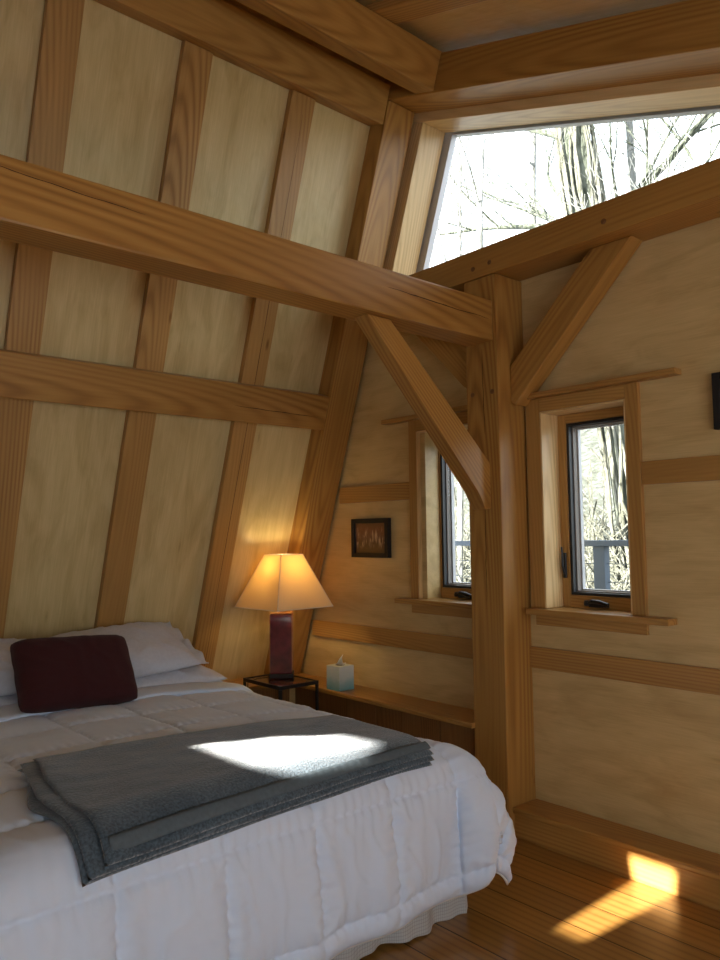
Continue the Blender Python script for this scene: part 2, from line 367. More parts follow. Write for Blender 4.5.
# knee braces
def brace_yz():
    # profile in the plane (y, z): from the underside of the tie beam to the room side of the post
    P = [(2.225, 2.496), (2.372, 2.496), (3.063, 1.865), (3.063, 1.632), (3.018, 1.628), (2.965, 1.722)]
    fr = (YV, -X0, Z0)
    return prism('knee_brace', P, 2.517, 2.607, M['timber'], fr=fr, direction=(0.74, -0.68), bev=0.006)
tag(brace_yz(), 'diagonal timber brace from the underside of the tie beam down to the post', 'brace', 'knee braces of the timber frame', 'thing')
P = [(-2.454, 2.370), (-2.454, 2.185), (-2.430, 2.165), (-1.745, 2.854), (-1.965, 2.854)]
tag(prism('knee_brace', P, 3.163, 3.270, M['timber'], direction=(1, 1), bev=0.006), 'diagonal timber brace rising right from the post to the level beam over the window', 'brace', 'knee braces of the timber frame', 'thing')
P = [(-2.672, 2.470), (-3.035, 2.854), (-3.31, 2.854), (-2.775, 2.318), (-2.700, 2.262), (-2.672, 2.280)]
tag(prism('knee_brace', P, 3.163, 3.270, M['timber'], direction=(-1, 1), bev=0.006), 'diagonal timber brace behind the tie beam, rising left from the post', 'brace', 'knee braces of the timber frame', 'thing')

# the leaning wall: corner rafter, rafters, purlin, plates
o = beam('corner_rafter', SLOPE, (-4.518, 3.045, -0.985), (-4.38, 3.265, 2.852), 2, M['timber'], 0.006)
tag(o, 'massive leaning corner rafter where the panelled slope meets the gable wall', 'rafter', kind='thing')
RN = -4.475
names = {-1: 'leaning rafter just outside the picture', 0: 'leaning rafter nearest the left edge, above the left pillow',
         1: 'leaning rafter between the two other wall rafters, its foot behind the white pillows',
         2: 'leaning rafter with lamplight on it, next to the corner rafter'}
for k in range(-4, 3):
    c = 2.512 - 0.67 * (2 - k)
    if c < -1.9: continue
    o = beam('wall_rafter', SLOPE, (-4.518, c - 0.081, -0.985), (RN, c + 0.081, 2.706), 2, M['rafter'], 0.003)
    lb = names.get(k, 'leaning wall rafter far behind the left edge of the view')
    tag(o, lb, 'rafter', 'rafters standing up the panelled slope', 'thing')
    if k == 2:   # this one is doubled: a second ply with a joint line
        crack(o, o.matrix_world @ Vector((-2.1, 0, 0)) * 0 + (NV * RN + YV * (c + 0.012) + UV * -1.2), NV * RN + YV * (c + 0.012) + UV * 2.6, 0.003, NV, 12)
o = beam('purlin', SLOPE, (-4.474, YB + 0.01, 0.804), (-4.380, 3.043, 1.028), 1, M['timber'], 0.007)
tag(o, 'level timber purlin across the leaning wall, lower down than the tie beam', 'beam', kind='thing')
crack(o, NV * -4.38 + YV * 2.35 + UV * 0.90, NV * -4.38 + YV * 2.98 + UV * 0.885, 0.005, NV, 21)
o = beam('wall_plate', SLOPE, (-4.518, YB + 0.01, 2.708), (-4.385, 3.040, 2.935), 1, M['timber'], 0.006)
tag(o, 'level timber beam along the top of the panelled slope, the lower of two', 'beam', kind='thing')
o = beam('eave_beam', SLOPE, (-4.150, YB + 0.01, 2.862), (-3.995, 3.044, 3.074), 1, M['timber'], 0.006)
tag(o, 'timber beam under the ceiling, the upper of two running into the header', 'beam', kind='thing')
o = beam('header_beam', SLOPE, (-4.515, 3.048, 2.856), (0.96, 3.289, 3.072), 0, M['timber'], 0.006)
tag(o, 'sloping timber header beam over the high trapezoid window', 'beam', kind='thing')
for k in range(-3, 3):
    c = 2.615 - 0.67 * (2 - k)
    o = beam('ceiling_rafter', SLOPE, (-4.45, c - 0.083, 3.076), (0.95, c + 0.083, 3.118), 0, M['rafter'], 0.003)
    tag(o, 'flat rafter under the ceiling panels resting on the upper beam' if k == 2 else 'ceiling rafter beyond the top edge of the view', 'rafter', 'rafters under the ceiling', 'thing')
# filler of the roof corner outside the beams
tag(beam('trim_5', SLOPE, (PN, YB, 2.94), (-4.46, 3.045, 3.115), 1, M['trim'], 0), kind='structure')

# ------------------------------------------------------------------ casement windows
M['stile'] = M['trim']
def casement(idx, side, ox):
    """side=+1: as the right-hand window; -1: mirrored about the post"""
    t = empty('window_%d' % idx, (ox, 3.29, 1.1)); tag(t, kind='structure')
    cx = -2.56
    def X(a, b): return (a, b) if side > 0 else (2 * cx - b, 2 * cx - a)
    def part(name, xa, xb, y0, y1, z0, z1, mat, axis, parent=t, bev=0.003):
        a, b = X(xa, xb)
        return beam(name, WORLD, (a, y0, z0), (b, y1, z1), axis, M[mat], bev, parent)
    # casing
    part('casing', -2.435, -2.350, 3.262, 3.289, 1.121, 2.198, 'trim', 2)
    part('casing', -1.868, -1.802, 3.262, 3.289, 1.121, 2.198, 'trim', 2)
    part('casing', -2.349, -1.869, 3.262, 3.289, 2.128, 2.198, 'trim', 0)
    part('head_cap', -2.428, -1.600, 3.222, 3.289, 2.1985, 2.226, 'trim', 0)
    part('window_sill', -2.428, -1.668 if side > 0 else -1.715, 3.205, 3.289, 1.090, 1.120, 'trim', 0)
    part('apron', -2.410, -1.802, 3.266, 3.289, 1.034, 1.0895, 'trim', 0)
    # jamb lining (the reveal, skylight put into its pale colour)
    part('jamb', -2.3495, -2.3405, 3.262, 3.478, 1.121, 2.127, 'skylit_trim', 2)
    part('jamb', -1.8755, -1.8665, 3.262, 3.478, 1.121, 2.127, 'skylit_trim', 2)
    part('jamb', -2.340, -1.876, 3.262, 3.478, 2.119, 2.127, 'skylit_trim', 0)
    part('jamb', -2.340, -1.876, 3.290, 3.478, 1.102, 1.121, 'trim', 0)
    # wooden sash frame
    sf = part('sash', -2.340, -2.292, 3.405, 3.455, 1.121, 2.119, 'trim', 2)
    part('sash', -1.925, -1.876, 3.405, 3.455, 1.121, 2.119, 'trim', 2)
    part('sash', -2.2915, -1.9255, 3.405, 3.455, 1.121, 1.184, 'trim', 0)
    part('sash', -2.2915, -1.9255, 3.405, 3.455, 2.072, 2.119, 'trim', 0)
    # black gasket frame, then brown bead and grey outer frame going out to the glass
    def ring(name, x0, x1, z0, z1, w, y0, y1, mat):
        bm = bmesh.new()
        a, b = X(x0, x1)
        bm_box(bm, (a, y0, z0), (a + w, y1, z1)); bm_box(bm, (b - w, y0, z0), (b, y1, z1))
        bm_box(bm, (a + w, y0, z0), (b - w, y1, z0 + w)); bm_box(bm, (a + w, y0, z1 - w), (b - w, y1, z1))
        return link(name, bm, M[mat], t, Matrix.Identity(4))
    ring('gasket', -2.2915, -1.9255, 1.1845, 2.0715, 0.014, 3.412, 3.440, 'gasket')
    ring('glazing_bead', -2.279, -1.938, 1.197, 2.059, 0.008, 3.4405, 3.470, 'brown_frame')
    ring('outer_frame', -2.2915, -1.9255, 1.1845, 2.0715, 0.028, 3.476, 3.500, 'grey_frame')
    a, b = X(-2.271, -1.946)
    beam('pane', WORLD, (a, 3.458, 1.205), (b, 3.464, 2.051), 2, M['glass'], 0, t)
    # crank at the bottom, folding handle; lock lever on the stile
    a, b = X(-2.20, -2.05); xm = (a + b) / 2
    bm = bmesh.new()
    bm_box(bm, (xm - 0.045, 3.372, 1.130), (xm + 0.055, 3.404, 1.156), 0.006)
    bm_tube(bm, [(xm - 0.05, 3.372, 1.150), (xm - 0.01, 3.352, 1.163), (xm + 0.035, 3.350, 1.160), (xm + 0.075, 3.354, 1.150)], [0.007, 0.010, 0.011, 0.008], 8)
    bm_lathe(bm, [(0.012, -0.012), (0.014, 0), (0.010, 0.014)], 12, (xm - 0.052, 3.368, 1.150))
    link('crank_handle', bm, M['black'], t, Matrix.Identity(4))
    xs_ = X(-2.325, -2.315)[0]
    bm = bmesh.new(); bm_box(bm, (xs_, 3.392, 1.27), (xs_ + 0.018, 3.404, 1.40), 0.003)
    bm_tube(bm, [(xs_ + 0.009, 3.392, 1.29), (xs_ + 0.009, 3.378, 1.33), (xs_ + 0.009, 3.374, 1.43)], [0.006, 0.006, 0.005], 6)
    if side > 0: link('lock_lever', bm, M['black'], t, Matrix.Identity(4))
    else: bm.free()
    return t
casement(1, 1, -2.12)
casement(2, -1, -3.0)

# high trapezoid window
t = empty('window_3', (-2.0, 3.4, 3.0)); tag(t, kind='structure')
prism('jamb', [(-4.47, 1.745), (-4.322, 1.745), (-4.322, 2.802), (-4.47, 2.802)], 3.296, 3.498, M['skylit_trim'], t, fr=SLOPE, direction=(0, 1))
prism('head_jamb', [(-4.47, 2.803), (0.0, 2.803), (0.0, 2.95), (-4.47, 2.95)], 3.292, 3.498, M['skylit_trim'], t, fr=SLOPE)
prism('outer_frame', [(-4.47, 1.76), (-4.272, 1.76), (-4.272, 2.94), (-4.47, 2.94)], 3.512, 3.56, M['grey_frame'], t, fr=SLOPE)
prism('outer_frame', [(-4.271, 2.792), (-0.1, 2.792), (-0.1, 2.94), (-4.271, 2.94)], 3.512, 3.56, M['grey_frame'], t, fr=SLOPE)
pts = [(-3.40, 3.0), (-2.98, 4.10), (0.0, 3.0 + 0.02)]
prism('pane', [(-3.42, 3.0), (0.1, 3.0), (0.1, 3.03), (-3.05, 4.115)], 3.500, 3.508, M['glass'], t, bev=0)
beam('window_sill', WORLD, (-3.36, 3.292, 2.972), (XR, 3.50, 3.010), 0, M['trim'], 0.002, t)

# ------------------------------------------------------------------ bed
BX0, BX1, BY0, BY1, ZB = -4.22, -2.10, 0.32, 2.42, 0.645      # comforter plan and top
HX = -4.30
RR = 0.13
def sstep(a, b, x):
    t_ = min(1, max(0, (x - a) / (b - a))); return t_ * t_ * (3 - 2 * t_)
def arc(d):
    """distance past the edge -> (outward, down) round a soft shoulder"""
    if d <= 0: return 0.0, 0.0
    q = RR * math.pi / 2
    if d < q: a = d / RR; return RR * math.sin(a), RR * (1 - math.cos(a))
    return RR, RR + (d - q)
def sheet(s, t_, puff=0.0):
    """s along the bed from the head, t_ across; smooth comforter surface"""
    ax = s - BX1 + 0.0; 
    ay = (t_ - BY1) if t_ > (BY0 + BY1) / 2 else (BY0 - t_)
    sy = 1 if t_ > (BY0 + BY1) / 2 else -1
    ax = max(0, ax + RR); ay = max(0, ay + RR)
    bx, by = min(s, BX1 - RR), max(BY0 + RR, min(t_, BY1 - RR))
    d = (ax ** 4 + ay ** 4) ** 0.25 if (ax > 0 and ay > 0) else max(ax, ay)
    out, down = arc(d)
    if ax > 0 or ay > 0:
        th_ = math.pi / 2 * ay / (ax + ay); ux, uy = math.cos(th_), math.sin(th_); corner = math.sin(2 * th_)
    else: ux = uy = corner = 0
    flare = down * 0.07 + corner * 0.13 * math.sin(min(1, down / 0.5) * math.pi * 0.66); down *= 1 - 0.16 * corner
    x = bx + ux * (out + flare); y = by + sy * uy * (out + flare)
    z = ZB - down
    # gentle crown of the mattress, and lie lower at the head end
    z += 0.035 * (1 - ((by - (BY0 + BY1) / 2) / 0.9) ** 2) * (1 - sstep(0, 0.3, d)) - 0.01
    # folds of the hanging part
    if down > 0.05:
        k = sstep(0.05, 0.4, down)
        f = 0.016 * math.sin(y * 17 + 2 * noise.noise((y * 2, 0, 0))) + 0.02 * noise.noise((x * 5, y * 5, 1.7))
        cf = 0.03 * corner * math.sin(9 * math.atan2(ay, ax) + 0.5)
        x += (f + cf) * k * ux; y += (f + cf) * k * uy * sy
    return Vector((x, y, z))
def snormal(s, t_):
    e = 0.01
    a = sheet(s + e, t_) - sheet(s - e, t_); b = sheet(s, t_ + e) - sheet(s, t_ - e)
    n_ = a.cross(b)
    return n_.normalized() if n_.length > 1e-9 else Vector((0, 0, 1))
SEAM = 0.345
DROP = 0.47
def comforter():
    bm = bmesh.new(); s0, s1 = -4.02, BX1 + DROP; t0, t1 = BY0 - 0.42, BY1 + 0.46
    NS, NT = 340, 400; grid = []
    for i in range(NS + 1):
        row = []
        s = s0 + (s1 - s0) * i / NS
        for j in range(NT + 1):
            t_ = t0 + (t1 - t0) * j / NT
            p = sheet(s, t_); n_ = snormal(s, t_)
            ds = abs(((s - (BX1 + 0.05)) / SEAM + 0.5) % 1 - 0.5) * SEAM; dt = abs(((t_ - 0.21) / SEAM + 0.5) % 1 - 0.5) * SEAM
            ws = 0.004 * noise.noise((s * 9, t_ * 9, 3)); dm = max(0, min(ds, dt) + ws)
            puff = 0.014 * (1 - math.exp(-dm / 0.009)) + 0.022 * (1 - math.exp(-dm / 0.06)) * (0.45 + 0.55 * sstep(0, 0.25, ZB - p.z))
            # stitching pulls short puckers across every seam
            along = s if dt < ds else t_
            puck = 0.0036 * math.exp(-dm / 0.045) * math.sin(along * 150 + 4 * noise.noise((s * 6, t_ * 6, 0)))
            hang = sstep(0.0, 0.25, ZB - p.z)
            wr = 0.008 * noise.noise((s * 3.1, t_ * 3.1, 0)) + 0.004 * noise.noise((s * 10, t_ * 6, 5))
            r1 = noise.noise((s * 4.0 + t_ * 3.4, t_ * 6.5 - s * 5, 9)); wr += 0.006 * math.exp(-(r1 * 6) ** 2) * (0.3 + 0.8 * hang)
            wr += 0.0034 * hang * math.sin(t_ * 55 + 5 * noise.noise((t_ * 5, s * 3, 2)))
            edge = min(i, NS - i, j, NT - j); rim = 1 - math.exp(-edge / 4.0)
            row.append(bm.verts.new(p + n_ * ((puff + wr + puck) * rim)))
        grid.append(row)
    for i in range(NS):
        for j in range(NT):
            bm.faces.new([grid[i][j], grid[i + 1][j], grid[i + 1][j + 1], grid[i][j + 1]])
    o = link('comforter', bm, M['comforter'], None, Matrix.Identity(4), True)
    md = o.modifiers.new('thick', 'SOLIDIFY'); md.thickness = 0.016; md.offset = -1
    return o, s0, s1, t0, t1
cf, cs0, cs1, ct0, ct1 = comforter()
tag(cf, 'white box-stitched quilted comforter spread over the bed and hanging over its foot', 'comforter')
def edge_piping():
    bm = bmesh.new(); pts = []
    n = 90
    for i in range(n + 1): pts.append((cs0 + (cs1 - cs0) * i / n, ct0))
    for i in range(1, n + 1): pts.append((cs1, ct0 + (ct1 - ct0) * i / n))
    for i in range(1, n + 1): pts.append((cs1 - (cs1 - cs0) * i / n, ct1))
    bm_tube(bm, [sheet(a, b) + snormal(a, b) * -0.006 for a, b in pts], 0.006, 6)
    return link('piping', bm, M['piping'], cf, Matrix.Identity(4), True)
edge_piping()

# turned-back top hem of the comforter near the pillows
def fold_band():
    bm = bmesh.new(); g = []
    prof = []
    for k in range(13):
        a = k / 12
        prof.append((-4.02 + 0.30 * a, 0.018 + 0.014 * math.sin(math.pi * a) ** 0.5))
    NT = 120
    for k, (s, off) in enumerate(prof):
        row = []
        for j in range(NT + 1):
            t_ = ct0 + 0.1 + (ct1 - ct0 - 0.2) * j / NT
            s2 = s + 0.03 * noise.noise((t_ * 3, 0, 4)) * (k / 12)
            row.append(bm.verts.new(sheet(s2, t_) + snormal(s2, t_) * (off + 0.012 * noise.noise((s * 7, t_ * 5, 0)) + 0.012)))
        g.append(row)
    for i in range(len(g) - 1):
        for j in range(NT): bm.faces.new([g[i][j], g[i + 1][j], g[i + 1][j + 1], g[i][j + 1]])
    o = link('turned_edge', bm, M['comforter'], cf, Matrix.Identity(4), True)
    md = o.modifiers.new('thick', 'SOLIDIFY'); md.thickness = 0.018; md.offset = -1
fold_band()

# bed under it: frame, mattress, ruffled skirt
def plaid():
    m, nt, b = new_mat('fine checked linen'); L = nt.links.new
    tc = nt.nodes.new('ShaderNodeTexCoord'); sep = nt.nodes.new('ShaderNodeSeparateXYZ'); L(tc.outputs['Object'], sep.inputs[0])
    ad = node(nt, 'ShaderNodeMath', operation='ADD'); L(sep.outputs['X'], ad.inputs[0]); L(sep.outputs['Y'], ad.inputs[1])
    col = None; res = []
    for src in (ad.outputs[0], sep.outputs['Z']):
        mu = node(nt, 'ShaderNodeMath', operation='MULTIPLY'); L(src, mu.inputs[0]); mu.inputs[1].default_value = 85
        fr = node(nt, 'ShaderNodeMath', operation='FRACT'); L(mu.outputs[0], fr.inputs[0])
        r = ramp(nt, [(0.0, (0.82, 0.82, 0.81)), (0.22, (0.82, 0.82, 0.81)), (0.3, (1, 1, 1))]); L(fr.outputs[0], r.inputs[0]); res.append(r)
    mx = node(nt, 'ShaderNodeMixRGB', blend_type='MULTIPLY'); mx.inputs['Fac'].default_value = 1; L(res[0].outputs[0], mx.inputs[1]); L(res[1].outputs[0], mx.inputs[2])
    m2 = node(nt, 'ShaderNodeMixRGB', blend_type='MULTIPLY'); m2.inputs['Fac'].default_value = 1; L(mx.outputs[0], m2.inputs[1]); m2.inputs[2].default_value = (0.46, 0.46, 0.45, 1)
    L(m2.outputs[0], b.inputs['Base Color']); b.inputs['Roughness'].default_value = 0.9
    return m
M['plaid'] = plaid()
M['sheet'] = plain('pale grey bed linen', (0.62, 0.64, 0.68), 0.85, noise_amt=0.03, nscale=5, bump=0.15, bdist=0.006, sheen=0.1)
bed = empty('bed', ((BX0 + BX1) / 2, (BY0 + BY1) / 2, 0))
tag(bed, 'large bed with its head to the leaning wall, checked linen skirt under the comforter', 'bed')
bm = bmesh.new(); bm_box(bm, (-4.28, BY0 + 0.05, 0.30), (BX1 - 0.05, BY1 - 0.05, 0.585), 0.05); link('mattress', bm, M['sheet'], bed, Matrix.Identity(4))
bm = bmesh.new(); bm_box(bm, (-4.28, BY0 + 0.08, 0.14), (BX1 - 0.08, BY1 - 0.08, 0.299), 0.015); link('box_base', bm, plain('box base fabric', (0.35, 0.35, 0.36), 0.9), bed, Matrix.Identity(4))
for x, y in ((-4.15, BY0 + 0.2), (-4.15, BY1 - 0.2), (-2.35, BY0 + 0.2), (-2.35, BY1 - 0.25)):
    bm = bmesh.new(); bm_lathe(bm, [(0.022, 0), (0.022, 0.05), (0.030, 0.13), (0.030, 0.1395)], 12, (x, y, 0)); link('leg', bm, M['black_wood'], bed, Matrix.Identity(4))
bm = bmesh.new(); path = []
L1 = 1.9; n = 520
for i in range(n + 1):       # foot side then right side, then the left
    path.append(('f', i / n))
rows = []
zs = [0.298, 0.2, 0.1, 0.015, 0.012]
def skirt_path(q):
    x0, x1, y0, y1 = -4.22, BX1 - 0.05, BY0 + 0.04, BY1 - 0.05
    per = (x1 - x0) * 2 + (y1 - y0); d = q * per
    if d < x1 - x0: return Vector((x0 + d, y0, 0)), Vector((0, -1, 0)), d
    d -= x1 - x0
    if d < y1 - y0: return Vector((x1, y0 + d, 0)), Vector((1, 0, 0)), d + 2
    d -= y1 - y0
    return Vector((x1 - d, y1, 0)), Vector((0, 1, 0)), d + 4
for q in range(521):
    p, nv, d = skirt_path(q / 520)
    row = []
    for z in zs:
        k = (0.3 - z) / 0.29
        w = (0.020 * math.sin(d * 19 + 1.5 * noise.noise((d * 2, 0, 0))) + 0.010 * math.sin(d * 47)) * k + 0.03 * k
        row.append(bm.verts.new((p.x + nv.x * w, p.y + nv.y * w, z + (0.012 if z < 0.05 else 0) * math.sin(d * 6))))
    rows.append(row)
for a, b in zip(rows, rows[1:]):
    for k in range(len(zs) - 1): bm.faces.new([a[k], b[k], b[k + 1], a[k + 1]])
sk = link('bed_skirt', bm, M['plaid'], bed, Matrix.Identity(4), True)
md = sk.modifiers.new('thick', 'SOLIDIFY'); md.thickness = 0.004

# pillows
def pillow(name, w, h, th, loc, rot, mat, seed, flange=0.0, label='', sag=0.0, exp=2.4):
    bm = bmesh.new(); n = 44; top, bot = [], []
    for i in range(n + 1):
        rt, rb = [], []
        for j in range(n + 1):
            a = -1 + 2 * i / n; b = -1 + 2 * j / n
            # pinched sides between the pulled-out corners
            pk = 0.25 if 'throw' in name else 1; ex = 1 - 0.055 * pk * (1 - b * b) - 0.06 * (1 - pk) * (abs(a * b)) ** 6 - 0.015 * noise.noise((b * 3, seed, 0)); ey = 1 - 0.075 * pk * (1 - a * a) - 0.10 * (1 - pk) * (abs(a * b)) ** 6 - 0.015 * noise.noise((a * 3, seed, 5))
            x = a * w / 2 * ex; y = b * h / 2 * ey
            k = max(0, (1 - abs(a) ** exp)) ** 0.5 * max(0, (1 - abs(b) ** exp)) ** 0.5
            th_ = th / 2 * k
            wr = (0.010 * noise.noise((x * 9, y * 9, seed)) + 0.006 * noise.noise((x * 22, y * 14, seed + 3)))
            rr = noise.noise((x * 7 + y * 4, y * 8, seed + 7)); wr += 0.012 * (1 - min(1, abs(rr) * 5))
            wr *= min(1, k * 1.6) * (0.4 if 'throw' in name else 1)
            zz = sag * (a * a + b * b - 0.6)
            rt.append(bm.verts.new((x, y, th_ + wr + zz))); rb.append(bm.verts.new((x, y, -th_ * 0.9 + zz)) if 0 < i < n and 0 < j < n else rt[-1])
        top.append(rt); bot.append(rb)
    for i in range(n):
        for j in range(n):
            bm.faces.new([top[i][j], top[i + 1][j], top[i + 1][j + 1], top[i][j + 1]])
            f = [bot[i][j], bot[i][j + 1], bot[i + 1][j + 1], bot[i + 1][j]]
            try: bm.faces.new(f)
            except ValueError: pass
    m = Matrix.Translation(Vector(loc)) @ rot
    o = link(name, bm, mat, None, m, True)
    if flange:
        # open case end: a soft flap past the stuffing
        bm = bmesh.new(); rws = []
        for j in range(33):
            b = -1 + j / 16
            row = []
            for k in range(7):
                q = k / 6
                row.append(bm.verts.new((w / 2 * 0.93 + flange * q, b * h / 2 * (0.93 + 0.04 * q), 0.012 * math.sin(b * 11 + seed) * q + 0.02 * noise.noise((b * 4, q * 2, seed)) + sag * 0.5)))
            rws.append(row)
        for a, b in zip(rws, rws[1:]):
            for k in range(6): bm.faces.new([a[k], b[k], b[k + 1], a[k + 1]])
        c = link('pillowcase_hem', bm, mat, o, m, True)
        md = c.modifiers.new('thick', 'SOLIDIFY'); md.thickness = 0.006
    return o
def rot(about_y, yaw=0, roll=0):
    # local x -> across the bed (Y), local y -> up the pillow, normal tipped from vertical
    base = Matrix(((0, -1, 0), (1, 0, 0), (0, 0, 1))).to_4x4()      # x->Y, y->-X, z->Z
    return Matrix.Rotation(yaw, 4, 'Z') @ Matrix.Rotation(about_y, 4, 'Y') @ base @ Matrix.Rotation(roll, 4, 'Z')
M['linen'] = plain('pale blue grey patterned pillowcase', (0.60, 0.62, 0.68), 0.85, noise_amt=0.05, nscale=55, bump=0.12, bdist=0.004, sheen=0.1)
M['red'] = plain('dark red knitted cotton', (0.040, 0.003, 0.004), 0.95, noise_amt=0.25, nscale=220, bump=0.4, bdist=0.003, sheen=0.05)
p1 = pillow('bed_pillow', 0.74, 0.46, 0.15, (-4.17, 2.00, 0.690), rot(0.05), M['linen'], 1.0, 0.0)
tag(p1, 'white pillow lying flat at the bottom beside the nightstand', 'pillow', 'white bed pillows')
p2 = pillow('bed_pillow', 0.76, 0.50, 0.19, (-4.17, 1.82, 0.865), rot(0.42, -0.05, 0.10), M['linen'], 2.0, 0.07)
tag(p2, 'plump pale pillow leaning on the flat one, behind the dark red cushion', 'pillow', 'white bed pillows')
p3 = pillow('bed_pillow', 0.74, 0.46, 0.15, (-4.17, 1.00, 0.690), rot(0.05), M['linen'], 3.0, 0.05)
tag(p3, 'pale pillow lying flat under the leaning one at the left edge', 'pillow', 'white bed pillows')
p4 = pillow('bed_pillow', 0.74, 0.50, 0.18, (-4.17, 1.02, 0.865), rot(0.40, 0.04, -0.05), M['linen'], 4.0, 0.0)
tag(p4, 'pale pillow leaning at the left edge of the view behind the red cushion', 'pillow', 'white bed pillows')
p5 = pillow('throw_cushion', 0.58, 0.38, 0.18, (-3.80, 1.42, 0.850), rot(0.92, 0.02, -0.05), M['red'], 5.0, exp=4.5)
tag(p5, 'dark red rectangular cushion propped against the white pillows', 'cushion')

# folded fleece throw across the foot end
def fleece_mat():
    m, nt, b = new_mat('slate blue fleece'); L = nt.links.new
    mp = coords(nt, (1, 1, 1), seed=False)
    n1 = node(nt, 'ShaderNodeTexNoise', Scale=130.0, Detail=5.0); L(mp.outputs[0], n1.inputs['Vector'])
    n2 = node(nt, 'ShaderNodeTexNoise', Scale=5.0, Detail=5.0, Distortion=0.8); L(mp.outputs[0], n2.inputs['Vector'])
    r = ramp(nt, [(0.3, (0.052, 0.082, 0.108)), (0.7, (0.092, 0.130, 0.162))]); L(n2.outputs['Fac'], r.inputs[0])
    r2 = ramp(nt, [(0.35, (0.62, 0.62, 0.62)), (0.65, (1.3, 1.3, 1.3))]); L(n1.outputs['Fac'], r2.inputs[0])
    mx = node(nt, 'ShaderNodeMixRGB', blend_type='MULTIPLY'); mx.inputs['Fac'].default_value = 1; L(r.outputs[0], mx.inputs[1]); L(r2.outputs[0], mx.inputs[2])
    L(mx.outputs[0], b.inputs['Base Color']); b.inputs['Roughness'].default_value = 0.95; b.inputs['Sheen Weight'].default_value = 0.5; b.inputs['Sheen Roughness'].default_value = 0.4
    bp = node(nt, 'ShaderNodeBump', Strength=0.7, Distance=0.006); L(n1.outputs['Fac'], bp.inputs['Height']); L(bp.outputs[0], b.inputs['Normal'])
    return m
M['fleece'] = fleece_mat()
M['fleece_hem'] = plain('grey fleece hem binding', (0.090, 0.120, 0.140), 0.8, noise_amt=0.1, nscale=80, bump=0.3)
def throw():
    def plan(a, b):
        """a 0..1 left to right across the bed, b 0..1 from the head side to the foot side; sheet coordinates"""
        # corners measured on the bed top
        p00 = Vector((-2.86, 0.91)); p10 = Vector((-2.70, 2.16)); p01 = Vector((-2.09, 0.84)); p11 = Vector((-2.13, 2.17))
        p = (p00 * (1 - a) + p10 * a) * (1 - b) + (p01 * (1 - a) + p11 * a) * b
        return p
    layers = [(0.030, 0.0, -0.04, 0.012), (0.040, 0.012, -0.015, 0.0), (0.050, 0.0, -0.03, 0.006), (0.061, 0.02, 0.012, -0.006)]
    root = None
    for li, (off, grow, left, front) in enumerate(layers):
        bm = bmesh.new(); NA, NB = 130, 90; th = 0.0035
        T_, B_ = [], []
        for i in range(NA + 1):
            rt, rb = [], []
            for j in range(NB + 1):
                a, b = i / NA, j / NB
                p = plan(a, b)
                # outline wobble: swept left end, scalloped per layer
                t_ = p.y + left * (1 - a) + 0.016 * noise.noise((b * 3, li * 5, 0)) * (1 - a) * 2 + 0.05 * (1 - a) * math.sin(math.pi * b) ** 2 * -0.6
                s = p.x + front * b + 0.010 * noise.noise((a * 3, li * 7, 2))
                q = sheet(s, t_); nv = snormal(s, t_)
                e = min(i, NA - i, (j), (NB - j)); round_ = math.sqrt(max(0, 1 - (1 - min(1, e / 2.0)) ** 2))
                wv = 0.006 * noise.noise((s * 5, t_ * 4, 1)) + 0.003 * noise.noise((s * 14, t_ * 9, li)) + 0.010 * (1 - sstep(0, 0.10, a)) * (0.5 + 0.5 * math.sin(b * 9 + li * 1.7))
                # the foot-side edge is thicker where the folds roll over
                roll = 0.006 * (1 - sstep(0, 0.05, 1 - b))
                c = q + nv * (off + wv + roll * li * 0.4)
                t2 = (th + 0.002 + roll * 0.3) * round_
                rt.append(bm.verts.new(c + nv * t2))
                rb.append(rt[-1] if e == 0 else bm.verts.new(c - nv * t2))
            T_.append(rt); B_.append(rb)
        for i in range(NA):
            for j in range(NB):
                bm.faces.new([T_[i][j], T_[i + 1][j], T_[i + 1][j + 1], T_[i][j + 1]])
                f = [B_[i][j], B_[i][j + 1], B_[i + 1][j + 1], B_[i + 1][j]]
                try: bm.faces.new(f)
                except ValueError: pass
        if li == len(layers) - 1:
            root = link('throw_blanket', bm, M['fleece'], None, Matrix.Identity(4), True)
        else:
            bm_layers.append(bm)
    return root
bm_layers = []
th_o = throw()
tag(th_o, 'slate blue fleece throw folded flat across the foot end of the bed', 'blanket')
for b_ in bm_layers: link('folded_layer', b_, M['fleece'], th_o, Matrix.Identity(4), True)
# hem band on the throw along the foot side and the left end
def hem_band():
    bm = bmesh.new(); g = []
    for i in range(121):
        a = 0.02 + 0.975 * i / 120; row = []
        for k in range(5):
            b = 0.992 - 0.040 * k / 4
            p00 = Vector((-2.86, 0.91)); p10 = Vector((-2.70, 2.16)); p01 = Vector((-2.09, 0.84)); p11 = Vector((-2.13, 2.17))
            p = (p00 * (1 - a) + p10 * a) * (1 - b) + (p01 * (1 - a) + p11 * a) * b
            s = p.x - 0.016 * b; t_ = p.y + 0.012 * (1 - a)
            row.append(bm.verts.new(sheet(s, t_) + snormal(s, t_) * (0.0735 + 0.002 * math.sin(k / 4 * math.pi) + 0.006 * noise.noise((s * 5, t_ * 4, 1)) + 0.0012 * math.sin(i * 1.9))))
        g.append(row)
    for a, b in zip(g, g[1:]):
        for k in range(4): bm.faces.new([a[k], b[k], b[k + 1], a[k + 1]])
    o = link('hem_binding', bm, M['fleece_hem'], th_o, Matrix.Identity(4), True)
    md = o.modifiers.new('thick', 'SOLIDIFY'); md.thickness = 0.004
hem_band()

